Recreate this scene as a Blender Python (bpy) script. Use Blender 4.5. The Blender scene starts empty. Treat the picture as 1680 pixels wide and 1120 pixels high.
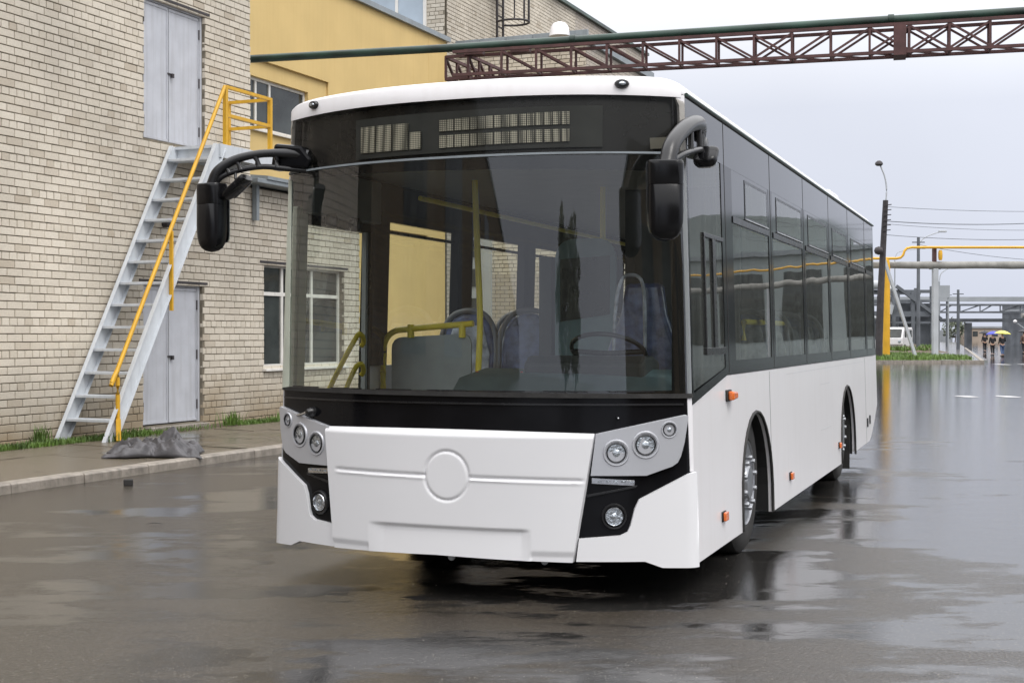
import bpy, bmesh, math, random
from mathutils import Vector, Matrix, noise
R = math.radians
random.seed(7)
scn = bpy.context.scene
col = scn.collection

# ------------------------------------------------------------------ camera
cam_d = bpy.data.cameras.new('camera')
cam = bpy.data.objects.new('camera', cam_d)
col.objects.link(cam)
cam.location = (0, 0, 1.46)
cam.rotation_euler = (R(89.72), 0, 0)
cam_d.sensor_width = 36
cam_d.lens = 48.2
cam_d.clip_start = 0.05
cam_d.clip_end = 4000
scn.camera = cam

# ------------------------------------------------------------------ world: overcast sky
SUN_EL, SUN_AZ = R(55), R(140)      # azimuth measured clockwise from +Y
world = bpy.data.worlds.new('World')
scn.world = world
world.use_nodes = True
wn_ = world.node_tree.nodes
wl_ = world.node_tree.links
wn_.clear()
wo = wn_.new('ShaderNodeOutputWorld')
bg = wn_.new('ShaderNodeBackground')
bg.inputs['Strength'].default_value = 0.1
sky = wn_.new('ShaderNodeTexSky')
sky.sky_type = 'NISHITA'
sky.sun_disc = False
sky.sun_elevation = SUN_EL
sky.sun_rotation = SUN_AZ
sky.dust_density = 3.0
hs = wn_.new('ShaderNodeHueSaturation')
hs.inputs['Saturation'].default_value = 0.25
wl_.new(sky.outputs[0], hs.inputs['Color'])
tc = wn_.new('ShaderNodeTexCoord')
sp = wn_.new('ShaderNodeSeparateXYZ')
wl_.new(tc.outputs['Generated'], sp.inputs[0])
ramp = wn_.new('ShaderNodeValToRGB')          # cloud deck: darker at the horizon, three times as bright overhead
ramp.color_ramp.elements[0].position = 0.0
ramp.color_ramp.elements[0].color = (5.8, 6.15, 7.2, 1)
ramp.color_ramp.elements[1].position = 1.0
ramp.color_ramp.elements[1].color = (22, 22, 22.6, 1)
e = ramp.color_ramp.elements.new(0.16); e.color = (6.4, 6.7, 7.6, 1)
e = ramp.color_ramp.elements.new(0.30); e.color = (11.8, 11.8, 12.0, 1)
wl_.new(sp.outputs['Z'], ramp.inputs[0])
nz = wn_.new('ShaderNodeTexNoise')
nz.inputs['Scale'].default_value = 2.2
nz.inputs['Detail'].default_value = 5
wl_.new(tc.outputs['Generated'], nz.inputs['Vector'])
mr = wn_.new('ShaderNodeMapRange')
mr.inputs[3].default_value = 0.80
mr.inputs[4].default_value = 1.20
wl_.new(nz.outputs[0], mr.inputs[0])
vm = wn_.new('ShaderNodeVectorMath'); vm.operation = 'SCALE'
wl_.new(ramp.outputs[0], vm.inputs[0])
wl_.new(mr.outputs[0], vm.inputs['Scale'])
mx = wn_.new('ShaderNodeMix'); mx.data_type = 'RGBA'
mx.inputs[0].default_value = 0.88
wl_.new(hs.outputs[0], mx.inputs[6])
wl_.new(vm.outputs[0], mx.inputs[7])
wl_.new(mx.outputs[2], bg.inputs[0])
wl_.new(bg.outputs[0], wo.inputs[0])

sun_d = bpy.data.lights.new('sun', 'SUN')
sun_d.energy = 1.1
sun_d.angle = R(28)
sun_d.color = (1, 0.965, 0.92)
sun = bpy.data.objects.new('sun', sun_d)
col.objects.link(sun)
sd = Vector((math.sin(SUN_AZ) * math.cos(SUN_EL), math.cos(SUN_AZ) * math.cos(SUN_EL), math.sin(SUN_EL)))
sun.rotation_euler = sd.to_track_quat('Z', 'Y').to_euler()
sun.location = (0, -10, 30)

scn.view_settings.view_transform = 'Standard'
scn.view_settings.look = 'None'
scn.view_settings.exposure = 0.36
scn.view_settings.gamma = 1.0
scn.view_settings.use_curve_mapping = False
scn.cycles.use_denoising = True
scn.cycles.max_bounces = 10
scn.cycles.transparent_max_bounces = 16

# ------------------------------------------------------------------ materials
def new_mat(name):
    m = bpy.data.materials.new(name); m.use_nodes = True
    return m, m.node_tree.nodes, m.node_tree.links, m.node_tree.nodes['Principled BSDF']

def mat(name, rgb, rough=0.5, metal=0.0, var=0.12, scale=6.0, bump=0.0, bscale=60.0, coat=0.0, streak=0.0, rvar=0.0, dirt=None, spec=0.5):
    """plain coated / painted / mineral surface with uneven colour, grain and optional vertical run marks"""
    m, n, l, b = new_mat(name)
    tc = n.new('ShaderNodeTexCoord')
    t1 = n.new('ShaderNodeTexNoise'); t1.inputs['Scale'].default_value = scale; t1.inputs['Detail'].default_value = 6
    l.new(tc.outputs['Object'], t1.inputs['Vector'])
    lo = tuple(c * (1 - var) for c in rgb); hi = tuple(min(1, c * (1 + var)) for c in rgb)
    cr = n.new('ShaderNodeValToRGB')
    cr.color_ramp.elements[0].position = 0.3; cr.color_ramp.elements[0].color = (*lo, 1)
    cr.color_ramp.elements[1].position = 0.7; cr.color_ramp.elements[1].color = (*hi, 1)
    l.new(t1.outputs[0], cr.inputs[0])
    last = cr.outputs[0]
    if streak or dirt:
        mp = n.new('ShaderNodeMapping'); mp.inputs['Scale'].default_value = (14, 14, 0.7)
        l.new(tc.outputs['Object'], mp.inputs[0])
        t2 = n.new('ShaderNodeTexNoise'); t2.inputs['Scale'].default_value = 1.0; t2.inputs['Detail'].default_value = 4
        l.new(mp.outputs[0], t2.inputs['Vector'])
        r2 = n.new('ShaderNodeMapRange'); r2.inputs[1].default_value = 0.48; r2.inputs[2].default_value = 0.75
        r2.inputs[4].default_value = streak
        l.new(t2.outputs[0], r2.inputs[0])
        mm = n.new('ShaderNodeMix'); mm.data_type = 'RGBA'
        l.new(r2.outputs[0], mm.inputs[0]); l.new(last, mm.inputs[6])
        mm.inputs[7].default_value = (*(dirt or tuple(c * 0.45 for c in rgb)), 1)
        last = mm.outputs[2]
    l.new(last, b.inputs['Base Color'])
    b.inputs['Roughness'].default_value = rough
    if rvar:
        r3 = n.new('ShaderNodeMapRange'); r3.inputs[3].default_value = max(0, rough - rvar); r3.inputs[4].default_value = rough + rvar
        l.new(t1.outputs[0], r3.inputs[0]); l.new(r3.outputs[0], b.inputs['Roughness'])
    b.inputs['Metallic'].default_value = metal
    b.inputs['Specular IOR Level'].default_value = spec
    if coat:
        b.inputs['Coat Weight'].default_value = coat; b.inputs['Coat Roughness'].default_value = 0.06
    if bump:
        t4 = n.new('ShaderNodeTexNoise'); t4.inputs['Scale'].default_value = bscale; t4.inputs['Detail'].default_value = 5
        l.new(tc.outputs['Object'], t4.inputs['Vector'])
        bp = n.new('ShaderNodeBump'); bp.inputs['Strength'].default_value = bump; bp.inputs['Distance'].default_value = 0.01
        l.new(t4.outputs[0], bp.inputs['Height']); l.new(bp.outputs[0], b.inputs['Normal'])
    return m

def glass_mat(name, tint, refl=1.0, ior=1.5, wav=0.0, dirt=0.0):
    """thin pane: see-through tinted film plus a Fresnel mirror reflection"""
    m, n, l, b = new_mat(name); n.remove(b)
    out = n['Material Output']
    tr = n.new('ShaderNodeBsdfTransparent'); tr.inputs[0].default_value = (*tint, 1)
    gl = n.new('ShaderNodeBsdfGlossy'); gl.inputs['Roughness'].default_value = 0.015
    gl.inputs[0].default_value = (refl, refl, refl, 1)
    fr = n.new('ShaderNodeFresnel'); fr.inputs[0].default_value = ior
    mx = n.new('ShaderNodeMixShader')
    l.new(fr.outputs[0], mx.inputs[0]); l.new(tr.outputs[0], mx.inputs[1]); l.new(gl.outputs[0], mx.inputs[2])
    last = mx.outputs[0]
    tc = n.new('ShaderNodeTexCoord')
    if wav:
        t = n.new('ShaderNodeTexNoise'); t.inputs['Scale'].default_value = 1.3; t.inputs['Detail'].default_value = 1
        l.new(tc.outputs['Object'], t.inputs['Vector'])
        bp = n.new('ShaderNodeBump'); bp.inputs['Strength'].default_value = wav; bp.inputs['Distance'].default_value = 0.05
        l.new(t.outputs[0], bp.inputs['Height']); l.new(bp.outputs[0], gl.inputs['Normal'])
    if dirt:
        df = n.new('ShaderNodeBsdfDiffuse'); df.inputs[0].default_value = (0.42, 0.44, 0.40, 1)
        mp = n.new('ShaderNodeMapping'); mp.inputs['Scale'].default_value = (22, 22, 1.2)
        l.new(tc.outputs['Object'], mp.inputs[0])
        t = n.new('ShaderNodeTexNoise'); t.inputs['Scale'].default_value = 1; t.inputs['Detail'].default_value = 5
        l.new(mp.outputs[0], t.inputs['Vector'])
        r = n.new('ShaderNodeMapRange'); r.inputs[1].default_value = 0.35; r.inputs[2].default_value = 0.8
        r.inputs[3].default_value = dirt * 0.4; r.inputs[4].default_value = dirt * 1.8
        l.new(t.outputs[0], r.inputs[0])
        m2 = n.new('ShaderNodeMixShader')
        l.new(r.outputs[0], m2.inputs[0]); l.new(last, m2.inputs[1]); l.new(df.outputs[0], m2.inputs[2])
        last = m2.outputs[0]
    l.new(last, out.inputs[0])
    return m

def brick_mat(name, per_object):
    """cream silicate brick, each brick with its own tone; brown damp stain near the ground"""
    m, n, l, b = new_mat(name)
    if per_object:
        oi = n.new('ShaderNodeObjectInfo'); rnd = oi.outputs['Random']
    else:
        at = n.new('ShaderNodeAttribute'); at.attribute_name = 'tone'; rnd = at.outputs['Fac']
    cr = n.new('ShaderNodeValToRGB')
    els = cr.color_ramp.elements
    els[0].position = 0; els[0].color = (0.50, 0.435, 0.345, 1)
    els[1].position = 1; els[1].color = (0.68, 0.62, 0.52, 1)
    e = els.new(0.10); e.color = (0.60, 0.54, 0.445, 1)
    e = els.new(0.6); e.color = (0.64, 0.58, 0.485, 1)
    l.new(rnd, cr.inputs[0])
    ge = n.new('ShaderNodeNewGeometry')
    t = n.new('ShaderNodeTexNoise'); t.inputs['Scale'].default_value = 0.55; t.inputs['Detail'].default_value = 6
    l.new(ge.outputs['Position'], t.inputs['Vector'])
    r1 = n.new('ShaderNodeMapRange'); r1.inputs[1].default_value = 0.35; r1.inputs[2].default_value = 0.7
    r1.inputs[3].default_value = 0.78; r1.inputs[4].default_value = 1.06
    l.new(t.outputs[0], r1.inputs[0])
    sc = n.new('ShaderNodeVectorMath'); sc.operation = 'SCALE'
    l.new(cr.outputs[0], sc.inputs[0]); l.new(r1.outputs[0], sc.inputs['Scale'])
    sp = n.new('ShaderNodeSeparateXYZ'); l.new(ge.outputs['Position'], sp.inputs[0])
    t2 = n.new('ShaderNodeTexNoise'); t2.inputs['Scale'].default_value = 1.1; t2.inputs['Detail'].default_value = 4
    l.new(ge.outputs['Position'], t2.inputs['Vector'])
    ad = n.new('ShaderNodeMath'); ad.operation = 'MULTIPLY_ADD'; ad.inputs[1].default_value = -1.5
    l.new(t2.outputs[0], ad.inputs[0]); l.new(sp.outputs['Z'], ad.inputs[2])
    r2 = n.new('ShaderNodeMapRange'); r2.inputs[1].default_value = -0.55; r2.inputs[2].default_value = 0.15
    r2.inputs[3].default_value = 0.75; r2.inputs[4].default_value = 0.0
    l.new(ad.outputs[0], r2.inputs[0])
    mm = n.new('ShaderNodeMix'); mm.data_type = 'RGBA'
    l.new(r2.outputs[0], mm.inputs[0]); l.new(sc.outputs[0], mm.inputs[6]); mm.inputs[7].default_value = (0.23, 0.165, 0.085, 1)
    t3 = n.new('ShaderNodeTexNoise'); t3.inputs['Scale'].default_value = 45; t3.inputs['Detail'].default_value = 4
    l.new(ge.outputs['Position'], t3.inputs['Vector'])
    r3 = n.new('ShaderNodeMapRange'); r3.inputs[3].default_value = 0.82; r3.inputs[4].default_value = 1.15
    l.new(t3.outputs[0], r3.inputs[0])
    s2 = n.new('ShaderNodeVectorMath'); s2.operation = 'SCALE'
    l.new(mm.outputs[2], s2.inputs[0]); l.new(r3.outputs[0], s2.inputs['Scale'])
    l.new(s2.outputs[0], b.inputs['Base Color'])
    b.inputs['Roughness'].default_value = 0.8
    bp = n.new('ShaderNodeBump'); bp.inputs['Strength'].default_value = 0.35; bp.inputs['Distance'].default_value = 0.006
    l.new(t3.outputs[0], bp.inputs['Height']); l.new(bp.outputs[0], b.inputs['Normal'])
    return m

def brick_tex_mat(name, c1, c2, mortar, bw=0.26, bh=0.1):
    m, n, l, b = new_mat(name)
    tc = n.new('ShaderNodeTexCoord')
    sp = n.new('ShaderNodeSeparateXYZ'); l.new(tc.outputs['Object'], sp.inputs[0])
    ad = n.new('ShaderNodeMath'); ad.operation = 'ADD'
    l.new(sp.outputs[0], ad.inputs[0]); l.new(sp.outputs[1], ad.inputs[1])
    cb = n.new('ShaderNodeCombineXYZ'); l.new(ad.outputs[0], cb.inputs[0]); l.new(sp.outputs[2], cb.inputs[1])
    bt = n.new('ShaderNodeTexBrick')
    bt.inputs['Scale'].default_value = 1; bt.inputs['Brick Width'].default_value = bw; bt.inputs['Row Height'].default_value = bh
    bt.inputs['Mortar Size'].default_value = 0.007
    bt.inputs['Color1'].default_value = (*c1, 1); bt.inputs['Color2'].default_value = (*c2, 1); bt.inputs['Mortar'].default_value = (*mortar, 1)
    l.new(cb.outputs[0], bt.inputs[0]); l.new(bt.outputs[0], b.inputs['Base Color'])
    b.inputs['Roughness'].default_value = 0.85
    return m

def wet_ground(name, dry, wetc, lo, hi, near_brown=True, stone=190.0):
    """wet asphalt: rough damp patches, smooth standing water, pale grit"""
    m, n, l, b = new_mat(name)
    ge = n.new('ShaderNodeNewGeometry')
    big = n.new('ShaderNodeTexNoise'); big.inputs['Scale'].default_value = 0.33; big.inputs['Detail'].default_value = 7; big.inputs['Roughness'].default_value = 0.62
    big.inputs['Distortion'].default_value = 0.5
    l.new(ge.outputs['Position'], big.inputs['Vector'])
    sp = n.new('ShaderNodeSeparateXYZ'); l.new(ge.outputs['Position'], sp.inputs[0])
    # standing water gathers on the right hand half of the yard and farther off
    gx = n.new('ShaderNodeMath'); gx.operation = 'MULTIPLY_ADD'; gx.inputs[1].default_value = 0.022
    l.new(sp.outputs[0], gx.inputs[0]); l.new(big.outputs[0], gx.inputs[2])
    gy = n.new('ShaderNodeMapRange'); gy.inputs[1].default_value = 8; gy.inputs[2].default_value = 30; gy.inputs[4].default_value = 0.03
    l.new(sp.outputs[1], gy.inputs[0])
    mpp = n.new('ShaderNodeMapping'); mpp.inputs['Scale'].default_value = (0.55, 1.5, 1); l.new(ge.outputs['Position'], mpp.inputs[0])
    sm = n.new('ShaderNodeTexNoise'); sm.inputs['Scale'].default_value = 1.15; sm.inputs['Detail'].default_value = 8; sm.inputs['Roughness'].default_value = 0.68
    l.new(mpp.outputs[0], sm.inputs['Vector'])
    gm_ = n.new('ShaderNodeMath'); gm_.operation = 'MULTIPLY_ADD'; gm_.inputs[1].default_value = 0.75; gm_.inputs[2].default_value = -0.375
    l.new(sm.outputs[0], gm_.inputs[0])
    g1 = n.new('ShaderNodeMath'); g1.operation = 'ADD'; l.new(gx.outputs[0], g1.inputs[0]); l.new(gm_.outputs[0], g1.inputs[1])
    g2 = n.new('ShaderNodeMath'); g2.operation = 'ADD'; l.new(g1.outputs[0], g2.inputs[0]); l.new(gy.outputs[0], g2.inputs[1])
    wet = n.new('ShaderNodeMapRange'); wet.interpolation_type = 'SMOOTHSTEP'
    wet.inputs[1].default_value = 0.43; wet.inputs[2].default_value = 0.54
    l.new(g2.outputs[0], wet.inputs[0])
    grit = n.new('ShaderNodeTexVoronoi'); grit.inputs['Scale'].default_value = stone
    l.new(ge.outputs['Position'], grit.inputs['Vector'])
    fine = n.new('ShaderNodeTexNoise'); fine.inputs['Scale'].default_value = 48; fine.inputs['Detail'].default_value = 8; fine.inputs['Roughness'].default_value = 0.75
    l.new(ge.outputs['Position'], fine.inputs['Vector'])
    cdry = n.new('ShaderNodeMix'); cdry.data_type = 'RGBA'
    cdry.inputs[6].default_value = (*[c * 0.30 for c in dry], 1); cdry.inputs[7].default_value = (*[c * 2.0 for c in dry], 1)
    l.new(fine.outputs[0], cdry.inputs[0])
    cm = n.new('ShaderNodeMix'); cm.data_type = 'RGBA'
    l.new(wet.outputs[0], cm.inputs[0]); l.new(cdry.outputs[2], cm.inputs[6]); cm.inputs[7].default_value = (*wetc, 1)
    # cracks and tar seams
    ck = n.new('ShaderNodeTexVoronoi'); ck.feature = 'DISTANCE_TO_EDGE'; ck.inputs['Scale'].default_value = 0.42
    wp = n.new('ShaderNodeTexNoise'); wp.inputs['Scale'].default_value = 1.6; wp.inputs['Detail'].default_value = 5
    l.new(ge.outputs['Position'], wp.inputs['Vector'])
    wv = n.new('ShaderNodeVectorMath'); wv.operation = 'MULTIPLY_ADD'; wv.inputs[1].default_value = (1.1, 1.1, 0)
    l.new(wp.outputs['Color'], wv.inputs[0]); l.new(ge.outputs['Position'], wv.inputs[2]); l.new(wv.outputs[0], ck.inputs['Vector'])
    cr_ = n.new('ShaderNodeMapRange'); cr_.inputs[1].default_value = 0.0; cr_.inputs[2].default_value = 0.012; cr_.inputs[3].default_value = 0.75; cr_.inputs[4].default_value = 0.0
    l.new(ck.outputs['Distance'], cr_.inputs[0])
    crm = n.new('ShaderNodeMath'); crm.operation = 'MULTIPLY'
    crg = n.new('ShaderNodeMapRange'); crg.inputs[1].default_value = 0.5; crg.inputs[2].default_value = 0.62; l.new(wp.outputs[0], crg.inputs[0])
    l.new(cr_.outputs[0], crm.inputs[0]); l.new(crg.outputs[0], crm.inputs[1])
    cc = n.new('ShaderNodeMix'); cc.data_type = 'RGBA'; cc.inputs[7].default_value = (0.012, 0.011, 0.01, 1)
    l.new(crm.outputs[0], cc.inputs[0]); l.new(cm.outputs[2], cc.inputs[6]); cm = cc
    # sparse pale stones
    sep = n.new('ShaderNodeSeparateColor'); l.new(grit.outputs['Color'], sep.inputs[0])
    gt = n.new('ShaderNodeMath'); gt.operation = 'GREATER_THAN'; gt.inputs[1].default_value = 0.90; l.new(sep.outputs[0], gt.inputs[0])
    lt = n.new('ShaderNodeMath'); lt.operation = 'LESS_THAN'; lt.inputs[1].default_value = 0.36; l.new(grit.outputs['Distance'], lt.inputs[0])
    mu = n.new('ShaderNodeMath'); mu.operation = 'MULTIPLY'; l.new(gt.outputs[0], mu.inputs[0]); l.new(lt.outputs[0], mu.inputs[1])
    cs = n.new('ShaderNodeMix'); cs.data_type = 'RGBA'
    l.new(mu.outputs[0], cs.inputs[0]); l.new(cm.outputs[2], cs.inputs[6]); cs.inputs[7].default_value = (0.17, 0.155, 0.13, 1)
    l.new(cs.outputs[2], b.inputs['Base Color'])
    rr = n.new('ShaderNodeMapRange'); rr.inputs[3].default_value = hi; rr.inputs[4].default_value = lo
    l.new(wet.outputs[0], rr.inputs[0]); l.new(rr.outputs[0], b.inputs['Roughness'])
    b.inputs['IOR'].default_value = 1.5
    gs = n.new('ShaderNodeTexNoise'); gs.inputs['Scale'].default_value = 58; gs.inputs['Detail'].default_value = 3; gs.inputs['Roughness'].default_value = 0.7
    l.new(ge.outputs['Position'], gs.inputs['Vector'])
    s1 = n.new('ShaderNodeMapRange'); s1.inputs[1].default_value = 0.36; s1.inputs[2].default_value = 0.66; s1.inputs[3].default_value = 0.12; s1.inputs[4].default_value = 0.95
    l.new(gs.outputs[0], s1.inputs[0])
    s2_ = n.new('ShaderNodeMapRange'); s2_.inputs[3].default_value = 1.0; s2_.inputs[4].default_value = 0.22; l.new(wet.outputs[0], s2_.inputs[0])
    s3 = n.new('ShaderNodeMix'); s3.inputs[2].default_value = 0.55
    l.new(s2_.outputs[0], s3.inputs[0]); l.new(s1.outputs[0], s3.inputs[3]); l.new(s3.outputs[0], b.inputs['Specular IOR Level'])
    # relief: chippings where damp, drowned where wet
    hsum = n.new('ShaderNodeMath'); hsum.operation = 'MULTIPLY_ADD'; hsum.inputs[1].default_value = 0.5
    l.new(grit.outputs['Distance'], hsum.inputs[0]); l.new(fine.outputs[0], hsum.inputs[2])
    st = n.new('ShaderNodeMapRange'); st.inputs[3].default_value = 0.75; st.inputs[4].default_value = 0.10
    l.new(wet.outputs[0], st.inputs[0])
    bp = n.new('ShaderNodeBump'); bp.inputs['Distance'].default_value = 0.006
    l.new(st.outputs[0], bp.inputs['Strength']); l.new(hsum.outputs[0], bp.inputs['Height'])
    rip = n.new('ShaderNodeTexNoise'); rip.inputs['Scale'].default_value = 3.5; rip.inputs['Detail'].default_value = 3
    l.new(ge.outputs['Position'], rip.inputs['Vector'])
    b2 = n.new('ShaderNodeBump'); b2.inputs['Strength'].default_value = 0.07; b2.inputs['Distance'].default_value = 0.03
    l.new(rip.outputs[0], b2.inputs['Height']); l.new(bp.outputs[0], b2.inputs['Normal'])
    l.new(b2.outputs[0], b.inputs['Normal'])
    return m

M = {}
M['paint'] = mat('white_paint', (0.77, 0.755, 0.765), 0.30, var=0.02, scale=2.0, coat=0.3, streak=0.14, dirt=(0.58, 0.53, 0.50))
M['front_paint'] = mat('white_bumper_paint', (0.735, 0.735, 0.75), 0.38, var=0.012, scale=2.5, coat=0.15)
M['black_gloss'] = mat('black_gloss', (0.006, 0.006, 0.007), 0.10, var=0.3, scale=4, spec=0.16)
M['band_gloss'] = mat('black_band_glass', (0.010, 0.010, 0.011), 0.06, var=0.3, scale=4, spec=0.5)
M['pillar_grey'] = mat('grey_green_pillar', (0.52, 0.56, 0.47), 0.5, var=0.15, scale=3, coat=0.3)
M['black_plastic'] = mat('black_plastic', (0.012, 0.012, 0.013), 0.28, var=0.25, scale=8, rvar=0.08)
M['rubber'] = mat('tyre_rubber', (0.022, 0.021, 0.02), 0.75, var=0.35, scale=9, bump=0.3, bscale=50)
M['under'] = mat('underbody_black', (0.01, 0.01, 0.01), 0.8)
M['silver'] = mat('silver_plastic', (0.50, 0.51, 0.54), 0.36, metal=0.35, var=0.03, coat=0.2)
M['chrome'] = mat('chrome', (0.60, 0.61, 0.63), 0.12, metal=1.0, var=0.15, scale=60)
M['mirror_black'] = mat('mirror_shell_black', (0.006, 0.006, 0.007), 0.22, var=0.2, scale=8, spec=0.3)
M['steel'] = mat('wheel_steel', (0.34, 0.35, 0.37), 0.32, metal=0.8, var=0.2, scale=20)
M['lens'] = mat('clear_lens', (0.50, 0.54, 0.58), 0.10, metal=0.85, var=0.4, scale=60, bump=0.6, bscale=70)
M['orange'] = mat('orange_lens', (0.75, 0.16, 0.02), 0.2, var=0.2, scale=40, coat=0.6)
M['cell'] = None
M['yellow_rail'] = mat('yellow_rail', (0.88, 0.70, 0.04), 0.35, var=0.06)
M['interior'] = mat('interior_grey', (0.20, 0.21, 0.20), 0.6, var=0.1)
M['interior_dark'] = mat('interior_dark', (0.06, 0.065, 0.065), 0.6, var=0.2)
M['ceiling'] = mat('ceiling_panel', (0.30, 0.29, 0.25), 0.6, var=0.06)
M['floor_vinyl'] = mat('floor_vinyl', (0.10, 0.10, 0.11), 0.5)
M['dash'] = mat('dashboard', (0.16, 0.24, 0.26), 0.55, var=0.15)
M['seat'] = mat('seat_fabric', (0.10, 0.13, 0.28), 0.35, var=0.5, scale=14, bump=0.8, bscale=16, coat=0.8)
M['seat_shell'] = mat('seat_shell', (0.18, 0.18, 0.19), 0.4)
M['wrap'] = mat('plastic_wrap', (0.45, 0.48, 0.55), 0.15, var=0.6, scale=12, bump=1.0, bscale=12)
M['screen'] = glass_mat('windscreen_glass', (0.93, 0.97, 0.94), 1.0, 1.85, dirt=0.012)
M['tint'] = glass_mat('tinted_glass', (0.76, 0.84, 0.82), 1.0, 1.5, wav=0.05, dirt=0.07)
M['smoke'] = glass_mat('smoked_glass', (0.80, 0.79, 0.75), 1.0, 1.22, dirt=0.006)
M['panel_glass'] = mat('grey_partition', (0.34, 0.38, 0.41), 0.25, var=0.1)
M['brick'] = brick_mat('cream_brick', True)
M['brick_many'] = brick_mat('cream_brick_many', False)
M['mortar'] = mat('mortar', (0.17, 0.148, 0.112), 0.95, var=0.3, scale=9)
M['brick_far'] = brick_tex_mat('cream_brick_far', (0.48, 0.43, 0.38), (0.43, 0.38, 0.31), (0.13, 0.115, 0.1))
M['brick_dull'] = brick_tex_mat('brown_brick_far', (0.16, 0.12, 0.075), (0.12, 0.09, 0.06), (0.08, 0.07, 0.06))
M['yellow_wall'] = mat('yellow_plaster', (0.62, 0.455, 0.195), 0.9, var=0.05, scale=1.2, bump=0.15, bscale=30, streak=0.16, dirt=(0.50, 0.33, 0.11))
M['door_grey'] = mat('blue_grey_door_paint', (0.47, 0.485, 0.525), 0.6, var=0.07, scale=4, streak=0.55, dirt=(0.33, 0.33, 0.34))
M['stair_grey'] = mat('pale_blue_stair_paint', (0.56, 0.59, 0.62), 0.5, var=0.06, scale=5, streak=0.25, dirt=(0.30, 0.31, 0.33))
M['flash'] = mat('grey_flashing', (0.23, 0.26, 0.28), 0.45, var=0.12, scale=3, streak=0.3)
M['yellow_paint'] = mat('yellow_rail_paint', (0.64, 0.36, 0.02), 0.45, var=0.08, scale=9, streak=0.3, dirt=(0.45, 0.20, 0.03))
M['frame_white'] = mat('window_frame_white', (0.66, 0.64, 0.60), 0.5, var=0.06, streak=0.3)
M['frame_brown'] = mat('window_frame_weathered', (0.26, 0.21, 0.17), 0.6, var=0.2)
M['pane'] = mat('dark_window_pane', (0.035, 0.04, 0.038), 0.06, var=0.6, scale=1.6, bump=0.02, bscale=3)
M['pane_pale'] = mat('pale_window_pane', (0.34, 0.40, 0.46), 0.12, var=0.2, scale=1.0)
M['rust'] = mat('red_oxide_steel', (0.075, 0.030, 0.028), 0.6, var=0.3, scale=7)
M['pipe_green'] = mat('green_black_pipe', (0.018, 0.045, 0.032), 0.35, var=0.7, scale=1.3)
M['iron'] = mat('dark_iron', (0.035, 0.03, 0.032), 0.6, var=0.4, scale=4)
M['road'] = wet_ground('wet_asphalt', (0.043, 0.036, 0.028), (0.024, 0.023, 0.022), 0.024, 0.17, stone=95.0)
M['slab'] = wet_ground('wet_paving', (0.12, 0.10, 0.073), (0.08, 0.07, 0.054), 0.07, 0.26, stone=120)
M['kerb'] = mat('kerb_concrete', (0.27, 0.24, 0.205), 0.6, var=0.3, scale=7, bump=0.6, bscale=30, streak=0.6)
M['soil'] = mat('soil', (0.10, 0.075, 0.05), 0.95, var=0.4, scale=8, bump=1.0, bscale=14)
M['grass'] = mat('grass_blades', (0.085, 0.15, 0.022), 0.6, var=0.5, scale=3)
M['leaf'] = mat('leaves', (0.16, 0.18, 0.13), 0.7, var=0.5, scale=2)
M['bark'] = mat('bark', (0.09, 0.075, 0.06), 0.9, var=0.3)
M['cloth'] = mat('grey_cloth', (0.075, 0.072, 0.077), 0.5, var=0.35, scale=5, bump=0.4, bscale=40)
M['far_grey'] = mat('grey_steel_far', (0.30, 0.32, 0.34), 0.7, var=0.15, scale=0.5)
M['far_dark'] = mat('dark_steel_far', (0.11, 0.12, 0.135), 0.8, var=0.4, scale=0.6)
M['lagging'] = mat('pipe_lagging', (0.26, 0.255, 0.235), 0.75, var=0.3, scale=1.4, bump=1.0, bscale=3)
M['galv'] = mat('galvanised_pipe', (0.42, 0.44, 0.46), 0.5, var=0.1, scale=1)
M['post_yellow'] = mat('yellow_post_paint', (0.68, 0.37, 0.02), 0.5, var=0.12, scale=1.5)
M['workshop'] = mat('grey_green_cladding', (0.26, 0.30, 0.30), 0.8, var=0.15, scale=0.3)
M['walk'] = wet_ground('wet_sidewalk', (0.26, 0.24, 0.23), (0.20, 0.19, 0.18), 0.12, 0.35, stone=60)
M['beige'] = mat('beige_render', (0.38, 0.31, 0.25), 0.9, var=0.1, scale=0.3)
M['white_line'] = mat('worn_white_line', (0.55, 0.54, 0.53), 0.25, var=0.35, scale=3)
M['skin'] = mat('skin', (0.45, 0.28, 0.2), 0.6)
M['hair'] = mat('hair', (0.05, 0.03, 0.02), 0.7)
M['jeans'] = mat('blue_jeans', (0.06, 0.10, 0.20), 0.8)
M['black_cloth'] = mat('black_clothing', (0.015, 0.015, 0.018), 0.8)
M['brown_cloth'] = mat('brown_clothing', (0.10, 0.06, 0.045), 0.8)
M['umb_yellow'] = mat('yellow_umbrella_cloth', (0.66, 0.62, 0.12), 0.5)
M['umb_blue'] = mat('blue_umbrella_cloth', (0.06, 0.07, 0.42), 0.5)
M['umb_black'] = mat('black_umbrella_cloth', (0.015, 0.015, 0.02), 0.5)
M['red'] = mat('red_lens', (0.6, 0.05, 0.03), 0.3)

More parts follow.
